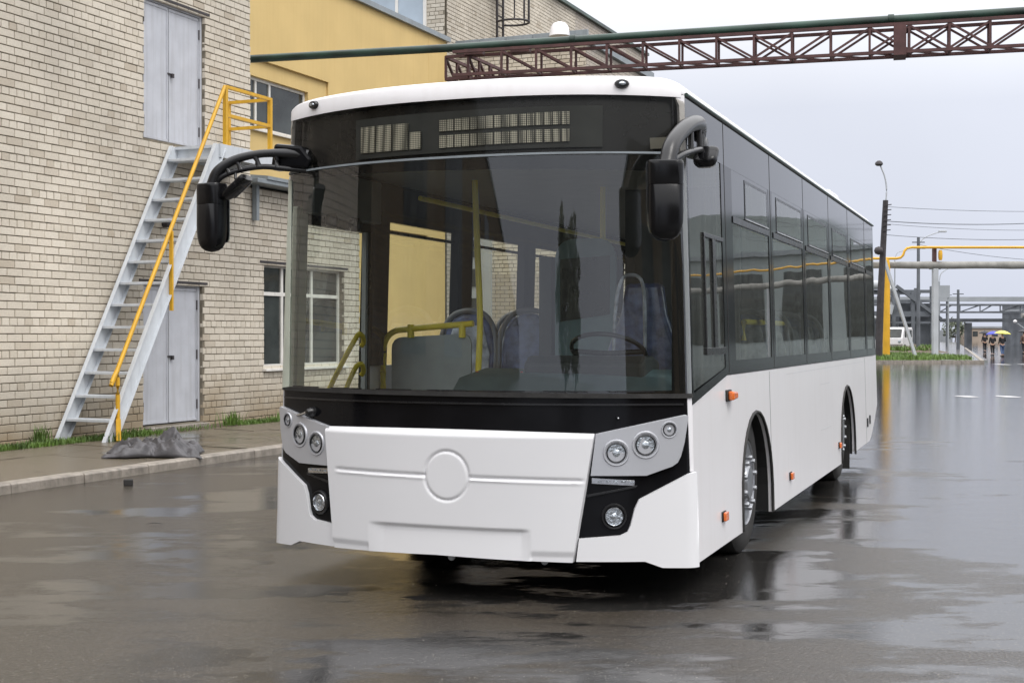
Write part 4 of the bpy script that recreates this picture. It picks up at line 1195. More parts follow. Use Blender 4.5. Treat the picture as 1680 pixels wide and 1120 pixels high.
# --- mirrors
def housing(mtx, w, d, h, name='mirror'):
    # rounded shell, flat top, round bottom; glass faces the driver
    bm_ = MB(); N = 28; rings = []
    levels = [(0, .90), (.006, .985), (.02, 1.0), (h * .30, .985), (h * .305, .965), (h * .31, .985), (h * .62, .99), (h * .78, .95), (h * .88, .84), (h * .94, .68), (h * .98, .42), (h, .04)]
    vs = []; fs = []
    for dz, sc in levels:
        for k in range(N):
            a = 2 * math.pi * k / N
            c, s_ = math.cos(a), math.sin(a)
            ex = lambda v: math.copysign(abs(v) ** .62, v)
            sx_ = sc if dz > h * .5 else max(sc, .96)
            vs.append(mtx @ Vector((w / 2 * ex(c) * sx_, d / 2 * ex(s_) * (sc if dz > h * .5 else sc), -dz)))
    for i in range(len(levels) - 1):
        for k in range(N):
            k2 = (k + 1) % N; fs.append((i * N + k, i * N + k2, (i + 1) * N + k2, (i + 1) * N + k))
    fs.append(tuple(reversed(range(N)))); fs.append(tuple((len(levels) - 1) * N + k for k in range(N)))
    bm_.add(vs, fs)
    o = bm_.build(name, 'mirror_black', BUS, smooth=40)
    MB().prism(rounded([(-w * .42, -h * .06), (w * .42, -h * .06), (w * .42, -h * .86), (-w * .42, -h * .86)], .04),
               lambda a, b, dd: mtx @ Vector((a, d / 2 + dd, b)), -.004, .003).build('mirror_glass', 'chrome', o)
    return o
# driver-side mirror, carried forward of the corner on a lattice arm
mR = housing(Matrix.Translation((1.268, -.60, 2.325)) @ Matrix.Rotation(R(22), 4, 'Z'), .185, .15, .40)
up_ = smooth_path([(1.205, .46, 2.575), (1.255, .26, 2.61), (1.295, .0, 2.60), (1.295, -.28, 2.535), (1.28, -.50, 2.42), (1.27, -.575, 2.30)], 5)
MB().tube(up_, [.030 + .013 * min(1, i / 12) for i in range(len(up_))], 12).build('mirror_arm', 'black_plastic', BUS, smooth=60)
lo_ = smooth_path([(1.21, .50, 2.47), (1.27, .25, 2.475), (1.305, .0, 2.455), (1.30, -.30, 2.40), (1.28, -.48, 2.345)], 5)
MB().tube(lo_, .018, 10).build('mirror_arm', 'black_plastic', BUS, smooth=60)
for k in (5, 9, 13): MB().tube([up_[k], (up_[k] + lo_[min(k, len(lo_) - 1)]) / 2, lo_[min(k, len(lo_) - 1)]], .016, 8).build('arm_strut', 'black_plastic', BUS, smooth=60)
MB().lathe([(.075, 0), (.07, .03), (.05, .05), (.0, .055)], Matrix.Translation((1.185, .50, 2.54)) @ Matrix.Rotation(R(90), 4, 'Y') @ Matrix.Scale(1.4, 4, (0, 1, 0)), 18).build('arm_socket', 'black_plastic', BUS, smooth=50)
mD = housing(Matrix.Translation((1.33, .10, 2.46)) @ Matrix.Rotation(R(-50), 4, 'X'), .13, .07, .13, 'kerb_mirror')
# door-side mirror
mL = housing(Matrix.Translation((-1.575, -.27, 2.355)) @ Matrix.Rotation(R(-14), 4, 'Z'), .178, .14, .405)
up_ = smooth_path([(-1.02, -.09, 2.515), (-1.16, -.12, 2.535), (-1.30, -.19, 2.53), (-1.43, -.245, 2.495), (-1.53, -.27, 2.43), (-1.575, -.27, 2.34)], 5)
MB().tube(up_, [.040 - .016 * min(1, i / 8) + .014 * max(0, (i - 12) / 13) for i in range(len(up_))], 12).build('mirror_arm', 'black_plastic', BUS, smooth=60)
lo_ = smooth_path([(-1.02, -.09, 2.43), (-1.16, -.12, 2.445), (-1.28, -.18, 2.455), (-1.40, -.235, 2.435), (-1.50, -.265, 2.40), (-1.56, -.27, 2.35)], 5)
MB().tube(lo_, .017, 10).build('mirror_arm', 'black_plastic', BUS, smooth=60)
for k in (7, 11, 15, 18): MB().tube([up_[k], (up_[k] + lo_[k]) / 2 + Vector((.006, 0, 0)), lo_[k]], [.022, .013, .022], 8).build('arm_strut', 'black_plastic', BUS, smooth=60)
MB().prism([(-1.27, 2.44), (-1.02, 2.44), (-.98, 2.49), (-1.05, 2.575), (-1.24, 2.60)], lambda a, b, d: (a, -.10 + d + .12 * abs(a + 1.1), b), -.045, .06).build('arm_socket', 'black_gloss', BUS, bevel=.02)
MB().tube([(-1.43, -.24, 2.44), (-1.42, -.26, 2.38), (-1.38, -.28, 2.345)], .009, 6).build('kerb_mirror_stalk', 'black_plastic', BUS)
housing(Matrix.Translation((-1.335, -.27, 2.385)) @ Matrix.Rotation(R(52), 4, 'Y'), .045, .12, .20, 'kerb_mirror')

# --- inside, seen through the windscreen
inn = BUS
MB().box(-1.19, -1.10, .12, 1.05, 2.20, 2.48).build('door_header', 'interior', inn, bevel=.01)
for y in (.30, .62): MB().lathe([(.03, 0), (.045, .05), (.03, .09)], Matrix.Translation((-1.08, y, 2.12)), 12).build('door_arm_bearing', 'black_plastic', inn, smooth=40)
for (a, b), (c, d) in (((-1.12, 1.10), (-.90, 1.45)), ((-1.01, 1.08), (-.90, 1.27))):
    MB().tube(smooth_path([(a - .12, .34, b - .28), (a, .32, b), (c - .02, .30, d - .02), (c + .02, .31, d + .01), (c + .01, .36, d - .035), (c - .01, .37, d - .06)], 4), .016, 10).build('door_handrail', 'yellow_rail', inn, smooth=60)
MB().tube(smooth_path([(-1.19, 1.25, .38), (-1.19, 1.25, 1.2), (-1.185, 1.25, 1.38), (-1.12, 1.25, 1.475), (-.98, 1.25, 1.50), (-.52, 1.25, 1.535)], 6), .021, 12).build('handrail', 'yellow_rail', inn, smooth=60)
MB().tube(smooth_path([(-.50, 1.20, .37), (-.485, 1.24, 1.10), (-.475, 1.26, 1.55), (-.50, 1.28, 2.0), (-.53, 1.30, 2.52)], 5), .021, 12).build('handrail', 'yellow_rail', inn, smooth=60)
MB().prism(rounded([(-1.13, .50), (-.54, .50), (-.54, 1.47), (-1.13, 1.44)], .08), lambda a, b, d: (a, 1.26 + d, b), 0, .018).build('partition_panel', 'panel_glass', inn)
for x in (-.98, -.60): MB().tube([(x, 1.25, 1.53), (x, 1.25, 1.44)], .024, 10).build('clamp', 'yellow_rail', inn, smooth=60)
def seat(x, y, z0=.37, face=1, wrap='wrap'):
    b = MB().prism([(-.20, .45), (.20, .45), (.215, .95), (.19, 1.12), (.13, 1.21), (.05, 1.245), (-.05, 1.245), (-.13, 1.21), (-.19, 1.12), (-.215, .95)],
                   lambda a, c, d: (x + a, y + d - face * (c - .45) * -.10, z0 + c), -.035, .035).build('seat', 'seat', inn, bevel=.02, smooth=40)
    rim = [(x + a, y - face * (c - .45) * -.10 - .03, z0 + c) for a, c in ((-.215, .5), (-.23, .95), (-.205, 1.13), (-.14, 1.23), (-.05, 1.268), (.05, 1.268), (.14, 1.23), (.205, 1.13), (.23, .95), (.215, .5))]
    MB().tube(smooth_path(rim, 4), .02, 8).build('seat_rim', 'seat_shell', b, smooth=60)
    MB().prism([(-.17, .55), (.17, .55), (.18, .95), (.12, 1.16), (-.12, 1.16), (-.18, .95)], lambda a, c, d: (x + a, y + d - face * (c - .45) * -.10 - .045, z0 + c), 0, .008).build('backrest_pad', wrap, b, bevel=.004)
    MB().box(x - .21, x + .21, y - .02, y + .42, z0 + .38, z0 + .48).build('cushion', 'seat', b, bevel=.03)
    MB().box(x - .16, x + .16, y + .08, y + .30, z0, z0 + .38).build('pedestal', 'seat_shell', b)
for y in (2.25, 3.35, 4.4, 5.5):
    seat(-.98, y); seat(-.50, y, wrap='seat')
for y in (2.9, 3.75, 4.6, 5.5):
    seat(.98, y); seat(.52, y, wrap='seat')
# driver's cab: screen wall, seat, dash, wheel
MB().prism([(.00, .37), (1.17, .37), (1.17, 2.45), (.38, 2.45), (.38, 1.30), (.0, 1.30)], lambda a, b, d: (a, 1.80 + d, b), 0, .03).build('cab_wall', 'interior_dark', inn)
cw = MB().prism(rounded([(-.10, .6), (.335, .6), (.335, 2.12), (-.10, 2.12)], .15, 6), lambda a, b, d: (a, 1.72 + d, b), 0, .03).build('cab_door', 'dash', inn)
MB().prism([(-.06, 1.55), (.295, 1.60), (.295, 2.0), (-.06, 1.98)], lambda a, b, d: (a, 1.712 + d, b), 0, .006).build('cab_door_glass', 'black_plastic', cw)
MB().box(-.21, -.12, 1.70, 1.80, .37, 2.0).build('cab_post', 'interior_dark', inn)
ds = MB().prism([(-.22, .45), (.22, .45), (.23, 1.0), (.15, 1.22), (.12, 1.42), (-.12, 1.42), (-.15, 1.22), (-.23, 1.0)], lambda a, c, d: (.66 + a, 1.20 + d + (c - .45) * .08, .37 + c), -.05, .05).build('driver_seat', 'seat', inn, bevel=.03, smooth=40)
MB().tube(smooth_path([(.50, 1.12, .9), (.50, 1.13, 1.5), (.53, 1.15, 1.78), (.60, 1.16, 1.84), (.68, 1.15, 1.78), (.70, 1.13, 1.5), (.70, 1.12, 1.0)], 5), .012, 8).build('plastic_wrap', 'wrap', ds, smooth=60)
MB().box(.44, .88, 1.0, 1.30, .8, .9).build('seat_base', 'interior_dark', inn, bevel=.02)
db = MB(); dp = [(.06, .45), (.06, 1.15), (.16, 1.22), (.40, 1.265), (.47, 1.25), (.50, 1.02), (.32, .45)]; nx = 14; vs = []
for i in range(nx + 1):
    x = -.02 + 1.17 * i / nx
    for a, b in dp: vs.append((x, (F(x, 1.2) + a) if a < .3 else a - .18 + .12 * (x > .6) * (x - .6), b))
k_ = len(dp)
db.add(vs, [(i * k_ + j, i * k_ + (j + 1) % k_, (i + 1) * k_ + (j + 1) % k_, (i + 1) * k_ + j) for i in range(nx) for j in range(k_)] + [tuple(range(k_)), tuple(nx * k_ + j for j in reversed(range(k_)))])
db.build('dashboard', 'dash', inn, smooth=40)
MB().prism([(.05, 1.18), (.42, 1.20), (.42, 1.31), (.30, 1.34), (.12, 1.34), (.04, 1.30)], lambda a, b, d: (d, a, b), .28, .98).build('instrument_hood', 'interior_dark', inn, bevel=.02)
for x in (.03, .30): MB().lathe([(.008, 0), (.006, .006), (0, .007)], Matrix.Translation((x, -.035, 1.248)), 8).build('warning_lamp', 'red', inn)
m4 = Matrix.Translation((.60, .66, 1.36)) @ Matrix.Rotation(R(-28), 4, 'X')
sw = MB().tube([m4 @ Vector((.225 * math.cos(a), .225 * math.sin(a), 0)) for a in [2 * math.pi * k / 32 for k in range(33)]], .014, 8).build('steering_wheel', 'black_plastic', inn, smooth=60)
MB().tube([m4 @ Vector((-.22, 0, 0)), m4 @ Vector((0, -.03, -.03)), m4 @ Vector((.22, 0, 0))], .016, 8).tube([m4 @ Vector((0, 0, -.02)), (.6, .42, .9)], .035, 10).build('steering_column', 'black_plastic', sw, smooth=60)
MB().tube([(.16, 2.0, .37), (.16, 2.0, 2.5)], .02, 10).build('handrail', 'yellow_rail', inn)
MB().tube([(.2, 3.1, .4), (.2, 3.1, 1.45), (.2, 4.5, 1.45), (.2, 4.5, .4)], .02, 10).build('handrail', 'yellow_rail', inn)
MB().tube([(1.12, 2.2, 1.42), (1.12, 2.2, 1.55), (1.12, 4.0, 1.55), (1.12, 4.0, 1.42)], .02, 10).build('handrail', 'yellow_rail', inn)
MB().tube([(-.75, .9, 2.35), (-.75, 9.2, 2.35)], .017, 8).tube([(.75, 2.0, 2.35), (.75, 9.2, 2.35)], .017, 8).build('ceiling_rail', 'yellow_rail', inn)
# ------------------------------------------------------------------ small things on the ground and pavement
# crumpled tarpaulin
def cloth():
    vs = []; fs = []; N, K = 110, 80
    c = W(-.02, 2.30, 0)
    ax = Vector((.985, .17, 0)); ay = Vector((-.17, .985, 0))
    for i in range(N + 1):
        for j in range(K + 1):
            u = i / N * 2 - 1; v = j / K * 2 - 1
            rr = 1 + .25 * noise.noise(Vector((math.atan2(v, u) * 1.6, 3.1, 0)))
            p = c + ax * (u * .50 * rr) + ay * (v * .42 * rr)
            env = max(0, 1 - (u * u) ** 1.1) * max(0, 1 - (v * v) ** 1.4)
            h = env ** .5 * (.075 + .03 * math.sin(u * 2.6 + .6))
            fold = abs(noise.noise(Vector((u * 1.9 + v * .8, v * 1.4, 5.2)))) * .26 + (.5 - abs(noise.noise(Vector((u * 3.4, v * 2.9 + u, 1.7))))) * .12 - .03 + .045 * (.4 - abs(noise.noise(Vector((u * 6.5 + v * 2, v * 6, 2))))) + .02 * noise.noise(Vector((u * 12, v * 12, 2)))
            h += fold * min(1, env * 2.2)
            off = (p - P0).dot(WN)
            g = pave_h(min(off, 2.78)) + .012 if off < 2.97 else max(.012, .10 - (off - 2.97) * .5)
            p.z = g + h
            p += ax * (.05 * noise.noise(Vector((u * 3, v * 3, 8)))) + ay * (.05 * noise.noise(Vector((u * 3, v * 3, 4))))
            vs.append(tuple(p))
    for i in range(N):
        for j in range(K):
            a = i * (K + 1) + j; fs.append((a, a + K + 1, a + K + 2, a + 1))
    me = bpy.data.meshes.new('tarpaulin'); me.from_pydata(vs, [], fs)
    o = link(me, 'tarpaulin', 'cloth', None, smooth=38)
    so = o.modifiers.new('thickness', 'SOLIDIFY'); so.thickness = .006
    return o
tag(cloth(), 'crumpled grey tarpaulin lying on the pavement edge over the kerb', 'tarpaulin')
o = MB().box(-.045, .045, -.04, .04, 0, .06).build('rubber_block', 'rubber', bevel=.008, loc=(-3.71, 13.25, .004)); o.rotation_euler.z = .3
tag(o, 'small black block lying on the wet road near the kerb', 'block')
o = MB().tube([(-.06, 0, .012), (0, .012, .02), (.065, .004, .012)], [.003, .009, .003], 6, flat=.4).build('dead_leaf', 'rubber', loc=(-2.74, 10.5, 0)); tag(o, 'small dark curled leaf lying on the wet asphalt', 'leaf')
# loose pale grit on the yard: nobody could count it
gm = MB()
rg = random.Random(3)
for k in range(420):
    y = rg.uniform(4.4, 22); x = rg.uniform(-.42, .42) * y
    if k % 3: y = rg.uniform(4.4, 9); x = rg.uniform(-.42, .42) * y
    r_ = rg.uniform(.0012, .0035)
    if (Vector((x, y, 0)) - P0).dot(WN) < 3.0: continue
    vs = []
    for q in range(5):
        a = 2 * math.pi * q / 5 + rg.random(); rr = r_ * rg.uniform(.7, 1.4)
        vs.append((x + rr * math.cos(a), y + rr * math.sin(a), .0005))
    vs.append((x, y, r_ * .9))
    gm.add(vs, [(q, (q + 1) % 5, 5) for q in range(5)])
o = gm.build('grit', 'kerb'); o['kind'] = 'stuff'

# grass and weeds along the foot of the wall
def blades(name, spots, h0, h1, n_, mt='grass', seed=1, wid=.006):
    rg = random.Random(seed); vs = []; fs = []
    for _ in range(n_):
        x, y, z = spots(rg)
        h = rg.uniform(h0, h1); a = rg.uniform(0, 6.28); ln = rg.uniform(.1, .6) * h; w = rg.uniform(.6, 1.3) * wid
        dx, dy = math.cos(a), math.sin(a); k = len(vs)
        vs += [(x - dy * w, y + dx * w, z), (x + dy * w, y - dx * w, z), (x + dx * ln * .4 + dy * w * .7, y + dy * ln * .4 - dx * w * .7, z + h * .6),
               (x + dx * ln * .4 - dy * w * .7, y + dy * ln * .4 + dx * w * .7, z + h * .6), (x + dx * ln, y + dy * ln, z + h)]
        fs += [(k, k + 1, k + 2, k + 3), (k + 3, k + 2, k + 4)]
    me = bpy.data.meshes.new(name); me.from_pydata(vs, [], fs)
    o = link(me, name, mt); o['kind'] = 'stuff'; return o
def strip(rg):
    while True:
        t = rg.uniform(-3, 9)
        dens = .5 + .9 * noise.noise(Vector((t * 1.1, 0, 3)))
        if 2.6 < t < 4.2: dens *= .25
        if t < 2.3: dens += .45
        off = .18 + .42 * rg.random() ** .8
        if rg.random() < dens:
            p = W(t, off); return p.x, p.y, .07 + .05 * rg.random() * 0 + (.06 if off < .6 else .04) - .01
blades('grass', strip, .02, .075, 9000, seed=4)
def tuft(t, off, s):
    def f(rg):
        p = W(t + rg.gauss(0, s), off + abs(rg.gauss(0, s * .7))); return p.x, p.y, .12
    return f
for i, (t, off, s, h) in enumerate(((.55, .08, .07, .32), (1.15, .72, .13, .20), (4.35, .30, .10, .30), (6.0, .15, .2, .18), (6.9, .12, .15, .2), (2.0, .35, .15, .16))):
    o = blades('weed', tuft(t, off, s), h * .3, h * .8, 110, seed=20 + i, wid=.008); del o['kind']
    tag(o, ['tall weed growing against the wall left of the stairs', 'weed tuft at the foot of the yellow handrail', 'dark weed growing by the right side of the lower door', 'weeds growing below the ground-floor window', 'weed clump at the wall foot seen beside the bus corner', 'low weed growing beneath the staircase'][i], 'weed', 'weeds along the foot of the brick wall')
# soil strip under the wall
mb = MB(); vs = []; fs = []
for i in range(80):
    t = -6 + i * .25
    for j in range(6):
        off = -.02 + j * .13
        p = W(t, off, .125 - .03 * (j / 5) + .022 * noise.noise(Vector((t * 2.5, off * 6, 0)))); vs.append(tuple(p))
for i in range(79):
    for j in range(5):
        a = i * 6 + j; fs.append((a, a + 6, a + 7, a + 1))
mb.add(vs, fs); o = mb.build('soil_strip', 'soil', smooth=60); struct(o)

# ------------------------------------------------------------------ the far end of the yard (right of the bus)
# traffic island with kerb, grass and sidewalk running away
isl = [(6, 70.4), (24.0, 70.4), (25.5, 73.5), (81, 250), (70, 250), (30, 106), (6, 106)]
mb = MB(); mb.prism(isl, lambda a, b, d: (a, b, d), -.05, .12); struct(mb.build('sidewalk', 'walk'))
for i in range(18):
    MB().box(6 + i, 6.98 + i, 70.15, 70.39, -.02, .15).build('kerb_stone', 'kerb', bpy.data.objects['sidewalk'])
e0, e1 = Vector((24.15, 70.4, 0)), Vector((81.2, 250, 0)); L = (e1 - e0).length; dv = (e1 - e0) / L
for i in range(24):
    MB().beam(e0 + dv * (i * 3) + Vector((0, 0, .05)), e0 + dv * (i * 3 + 2.96) + Vector((0, 0, .05)), .2, .2).build('kerb_stone', 'kerb', bpy.data.objects['sidewalk'])
def island(rg):
    while True:
        x = rg.uniform(6, 29); y = rg.uniform(72, 98)
        lim = 24.5 - (y - 72) * .02 + 2.4 * math.sin((y - 72) * .11)
        if x < lim and not (x > 22.5 and y < 74.5 and rg.random() < .8): return x, y, .11
blades('grass', island, .12, .30, 22000, seed=9, wid=.03)
def verge(rg):
    y = rg.uniform(104, 128); x = rg.uniform(18, .31 * y); return x, y, .0
blades('grass', verge, .25, .7, 9000, seed=11, wid=.07)
mb = MB(); vs = []; fs = []
for i in range(40):
    for j in range(12):
        x = 18 + i * .38; y = 101 + j * 1.6
        h = max(0, .55 * math.sin(j / 11 * math.pi)) * (.6 + 1.1 * noise.noise(Vector((x * .35, y * .2, 0))) + .5 * noise.noise(Vector((x * 1.5, y, 3))))
        vs.append((x, y, max(-.05, h)))
for i in range(39):
    for j in range(11):
        a = i * 12 + j; fs.append((a, a + 12, a + 13, a + 1))
mb.add(vs, fs); struct(mb.build('earth_bank', 'soil', smooth=60))
# painted crossing bars, worn
rg = random.Random(5)
for y0, xs, w_, d_ in ((32.4, (10.75, 11.7, 12.9), .22, .45), (67.5, (24.1, 25.4), .32, .9)):
    for x in xs:
        n = 10; poly = []
        for k in range(n):
            a = 2 * math.pi * k / n
            ex = lambda v: math.copysign(abs(v) ** .4, v)
            poly.append((x + w_ * ex(math.cos(a)) * rg.uniform(.8, 1.05), y0 + d_ * ex(math.sin(a)) * rg.uniform(.8, 1.1)))
        m_ = MB(); m_.add([(a, b, .004) for a, b in poly], [tuple(range(n))])
        o = m_.build('road_marking', 'white_line', recalc=False); struct(o)
# pipe bridge: lagged grey pipe and thin yellow gas pipe on posts
pb = thing('pipe_bridge', 'lagged grey pipe with thin yellow gas pipe carried on posts across the street', 'pipe bridge', (22.3, 82, 0))
pts = [(-14 + i * 1.2, .1 * noise.noise(Vector((i * .3, 0, 0))), 5.62 + .05 * noise.noise(Vector((i * .7, 4, 0)))) for i in range(80)]
MB().tube(pts, [.21 + .05 * noise.noise(Vector((i * 1.3, 0, 9))) for i in range(80)], 12).build('lagged_pipe', 'lagging', pb, smooth=60)
MB().tube([(-14, -.3, 6.0), (.6, -.3, 6.0), (.85, -.3, 6.05), (1.0, -.3, 6.2), (1.08, -.3, 6.45), (1.22, -.3, 6.6), (1.5, -.3, 6.66), (3, -.3, 6.66), (30, -.3, 6.66), (80, -.3, 6.7)], .075, 8).build('gas_pipe', 'post_yellow', pb, smooth=60)
MB().beam((2.95, 0, 5.8), (2.95, 0, 6.6), .28, .2).build('pipe_stand', 'rust', pb)
MB().lathe([(.09, -.3), (.13, -.15), (.13, .15), (.09, .3)], Matrix.Translation((3.25, -.2, 6.2)), 10).build('valve', 'post_yellow', pb, smooth=40)
MB().beam((3.0, 0, -.0), (3.0, 0, 5.42), .34, .34).build('support_post', 'galv', pb, bevel=.05)
for x in (22, 46, 70): MB().beam((x, 0, 0), (x, 0, 5.42), .34, .34).build('support_post', 'galv', pb, bevel=.05)
yp = MB().lathe([(.21, 0), (.21, 5.45), (.17, 5.9), (0, 5.95)], Matrix(), 16).build('yellow_post', 'post_yellow', smooth=50, loc=(22.2, 81.3, 0)); tag(yp, 'thick yellow pipe post standing on the grass behind the tail of the bus', 'post')
stt = MB().beam((21.75, 80.2, 5.9), (23.75, 80.6, .1), .16, .16).build('leaning_strut', 'galv'); tag(stt, 'grey-green strut leaning against the old lamp pole on the grass', 'strut')
# lamp pole beside the tail of the bus
lp = thing('street_lamp', 'tall dark leaning lamp pole with curved arm rising just behind the bus tail', 'street lamp', (20.3, 76, 0))
MB().tube([(0, 0, 0), (.15, 0, 4), (.40, 0, 8.9)], [.22, .19, .15], 8).build('pole', 'iron', lp)
MB().tube(smooth_path([(.40, 0, 8.6), (.45, 0, 9.5), (.35, 0, 10.2), (.10, 0, 10.85)], 5), .045, 6).build('arm', 'galv', lp)
MB().lathe([(.08, .14), (.2, .05), (.23, -.06), (.14, -.14), (0, -.16)], Matrix.Translation((.03, 0, 10.95)), 10).build('lamp_head', 'iron', lp, smooth=60)
MB().lathe([(0, -.24), (.2, -.16), (.26, 0), (.2, .16), (0, .24)], Matrix.Translation((-.05, -.25, 6.1)), 12).build('round_lamp', 'iron', lp, smooth=60)
for k in range(6): MB().beam((.1 + .03 * k, -.2, 7.2 + k * .28), (.62 + .01 * k, -.2, 7.25 + k * .28), .05, .05).build('insulator_bar', 'iron', lp)
for i, (x, y, zt_, arm, lab) in enumerate(((32.6, 110, 8.2, 1.7, 'thin grey street lamp whose curved arm rises above the yellow gas pipe'), (40.5, 130, 6.5, 1.6, 'smaller street lamp beside the grey billboard frame'), (46.9, 168, 10.5, 3.2, 'faint distant street lamp between two dark poles'))):
    l2 = thing('street_lamp', lab, 'street lamp', (x, y, 0), group='street lamps along the far street')
    MB().tube([(0, 0, 0), (0, 0, zt_)], .08, 8).build('pole', 'far_grey', l2)
    MB().tube(smooth_path([(0, 0, zt_), (.15, 0, zt_ + .7), (.7, 0, zt_ + 1.15), (arm, 0, zt_ + 1.5)], 5), .045, 6).build('arm', 'galv', l2)
    MB().box(arm - .1, arm + .55, -.12, .12, zt_ + 1.46, zt_ + 1.62).build('lamp_head', 'galv', l2, bevel=.04)
for i, (x, y, h, lab) in enumerate(((32.3, 109, 9.2, 'dark timber pole left of the grey support post'), (37.0, 120, 7.6, 'dark timber pole right of the grey support post'), (41.0, 126, 5.6, 'dark steel column carrying the truss bridge'), (47.6, 150, 6.2, 'dark steel column standing at the end of the sidewalk'))):
    o = MB().tube([(0, 0, 0), (0, 0, h)], [.17, .12], 8).beam((-.5, 0, h - .4), (.5, 0, h - .4), .08, .08).build('utility_pole', 'far_dark', loc=(x, y, 0)); tag(o, lab, 'pole', 'dark poles along the far street')
# wires
def wire(a, b, sag, r_=.018):
    a = Vector(a); b = Vector(b)
    return [a.lerp(b, k / 24) - Vector((0, 0, sag * 4 * (k / 24) * (1 - k / 24))) for k in range(25)]
for a, b, s, r_, lab in (((20.7, 76, 7.75), (46, 80, 10.5), 1.05, .022, 'thicker overhead wire sagging from the leaning lamp pole'), ((20.7, 76, 8.55), (46, 80, 9.7), .6, .013, 'topmost thin overhead wire leaving the leaning lamp pole'),
                        ((20.7, 76, 7.6), (46, 80, 9.1), .85, .012, 'middle thin overhead wire leaving the leaning lamp pole'), ((20.6, 76, 7.0), (46, 80, 9.0), .95, .016, 'lowest overhead wire sagging above the yellow gas pipe'),
                        ((32.4, 109, 8.6), (70, 128, 10.6), 1.8, .02, 'overhead wire crossing below the lagged pipe')):
    o = MB().tube(wire(a, b, s), r_, 5).build('overhead_wire', 'far_dark'); tag(o, lab, 'wire', 'overhead wires')
o = MB().box(-.55, .55, -.1, .1, 4.65, 5.7).box(-.5, -.4, -.05, .05, 0, 4.65).box(.4, .5, -.05, .05, 0, 4.65).build('sign_board', 'far_grey', loc=(37.1, 118, 0)); tag(o, 'grey slatted board frame raised beyond the lagged pipe', 'board')
# industrial pipe rack behind the posts
ir = thing('industrial_plant', 'dark industrial pipe plant with silver ducts behind the yellow post', 'industrial plant', (31, 128, 0))
for x in (0, 2.3, 4.6, 6.4, 8.2):
    for y in (0, 5): MB().beam((x, y, 0), (x, y, 5.6 + .4 * math.sin(x)), .34, .34).build('column', 'far_dark', ir)
for z, h in ((3.4, .5), (4.6, .25), (5.5, .3), (2.6, .2)):
    MB().beam((-4, 0, z), (8.6, 0, z), .3, h).beam((-4, 5, z), (8.6, 5, z), .3, h).build('girder', 'far_dark', ir)
MB().box(-4, 8.2, 4, 6, .2, 3.6).build('plant_wall', 'far_dark', ir)
MB().tube([(-6, -.4, 6.1), (3.2, -.4, 6.1)], .42, 12).build('duct', 'galv', ir, smooth=60)
MB().tube([(3.4, -.4, 6.2), (4.1, -.4, 5.7), (4.2, -.4, 4.2), (4.0, -.4, 3.4)], .38, 12).build('duct', 'galv', ir, smooth=60)
MB().tube(smooth_path([(-2, -.6, 4.3), (1.0, -.6, 4.2), (2.2, -.6, 3.2), (3.8, -.6, 2.9)], 5), .16, 8).build('duct', 'galv', ir, smooth=60)
MB().beam((4.8, -.2, 6.0), (9.0, -.2, 2.9), .3, .3).build('stair_beam', 'far_dark', ir)
for x in (.8, 3.4): MB().beam((x, -.6, 0), (x, -.6, 3.2), .35, .3).build('column', 'far_grey', ir)
MB().box(5.3, 8.4, .6, 4, 0, 4.4).build('plant_tower', 'far_dark', ir)
# truss gantry across the far street
gt_ = thing('pipe_gantry', 'grey double pipe gantry with lattice girder spanning the far street', 'gantry', (44, 150, 0))
for z, h, d in ((5.35, .50, .6), (4.72, .22, .5), (3.92, .20, .5)): MB().beam((-6, 0, z), (60, 0, z), d, h).build('girder', 'far_grey' if z > 5 else 'far_dark', gt_)
for i in range(22):
    MB().beam((-6 + i * 2.2, 0, 3.95), (-6 + i * 2.2 + 1.1 * (2 if i % 2 else 1.2), 0, 4.7), .12, .12).build('brace', 'far_dark', gt_)
    MB().beam((-6 + i * 2.2, 0, 3.95), (-6 + i * 2.2, 0, 4.7), .10, .10).build('post', 'far_dark', gt_)
MB().beam((-6, 3, 3.05), (60, 3, 3.15), .8, .38).build('girder', 'far_dark', gt_)
MB().beam((6.9, 3, 0), (6.9, 3, 2.8), .8, .6).build('column', 'far_dark', gt_); MB().beam((24, 3, 0), (24, 3, 2.8), .8, .6).build('column', 'far_dark', gt_)
dk = thing('dark_plant_building', 'dark industrial building with pipes at the right edge behind the people', 'building', (66.5, 172, 0))
MB().box(0, 34, 0, 14, 0, 5.4).build('wall', 'far_dark', dk)
MB().box(-.3, 34, -.5, 14, 4.5, 4.8).build('ledge', 'far_grey', dk)
for k in range(9): MB().box(1.5 + k * 3.4, 3.4 + k * 3.4, -.06, -.001, 2.2, 3.7).build('window', 'pane', dk)
MB().tube([(-3, -1.2, 3.9), (34, -1.2, 3.75)], .35, 10).build('duct', 'lagging', dk, smooth=60)
bb = thing('beige_building', 'small beige building with flat roof at the end of the street', 'building', (100, 300, 0))
MB().box(0, 7.2, 0, 8, 0, 2.9).build('wall', 'beige', bb); MB().box(-.2, 13, -.3, 8, 2.9, 3.3).build('roof', 'far_grey', bb); MB().box(7.3, 13, 0, 8, 0, 2.9).build('wall', 'far_grey', bb)
for k in range(3): MB().box(.8 + k * 2.2, 1.9 + k * 2.2, -.05, -.001, 1.1, 2.2).build('window', 'pane', bb)
gb = thing('low_grey_building', 'low pale grey building and fence at the end of the sidewalk', 'building', (80, 305, 0))
MB().box(0, 18, 0, 6, 0, 2.4).build('wall', 'far_grey', gb)
for k in range(7): MB().beam((k * 2.9, -1, 0), (k * 2.9, -1, 4.4), .12, .12).build('fence_post', 'far_grey', gb)
MB().beam((0, -1, 4.4), (18, -1, 4.4), .12, .12).build('fence_rail', 'far_grey', gb)
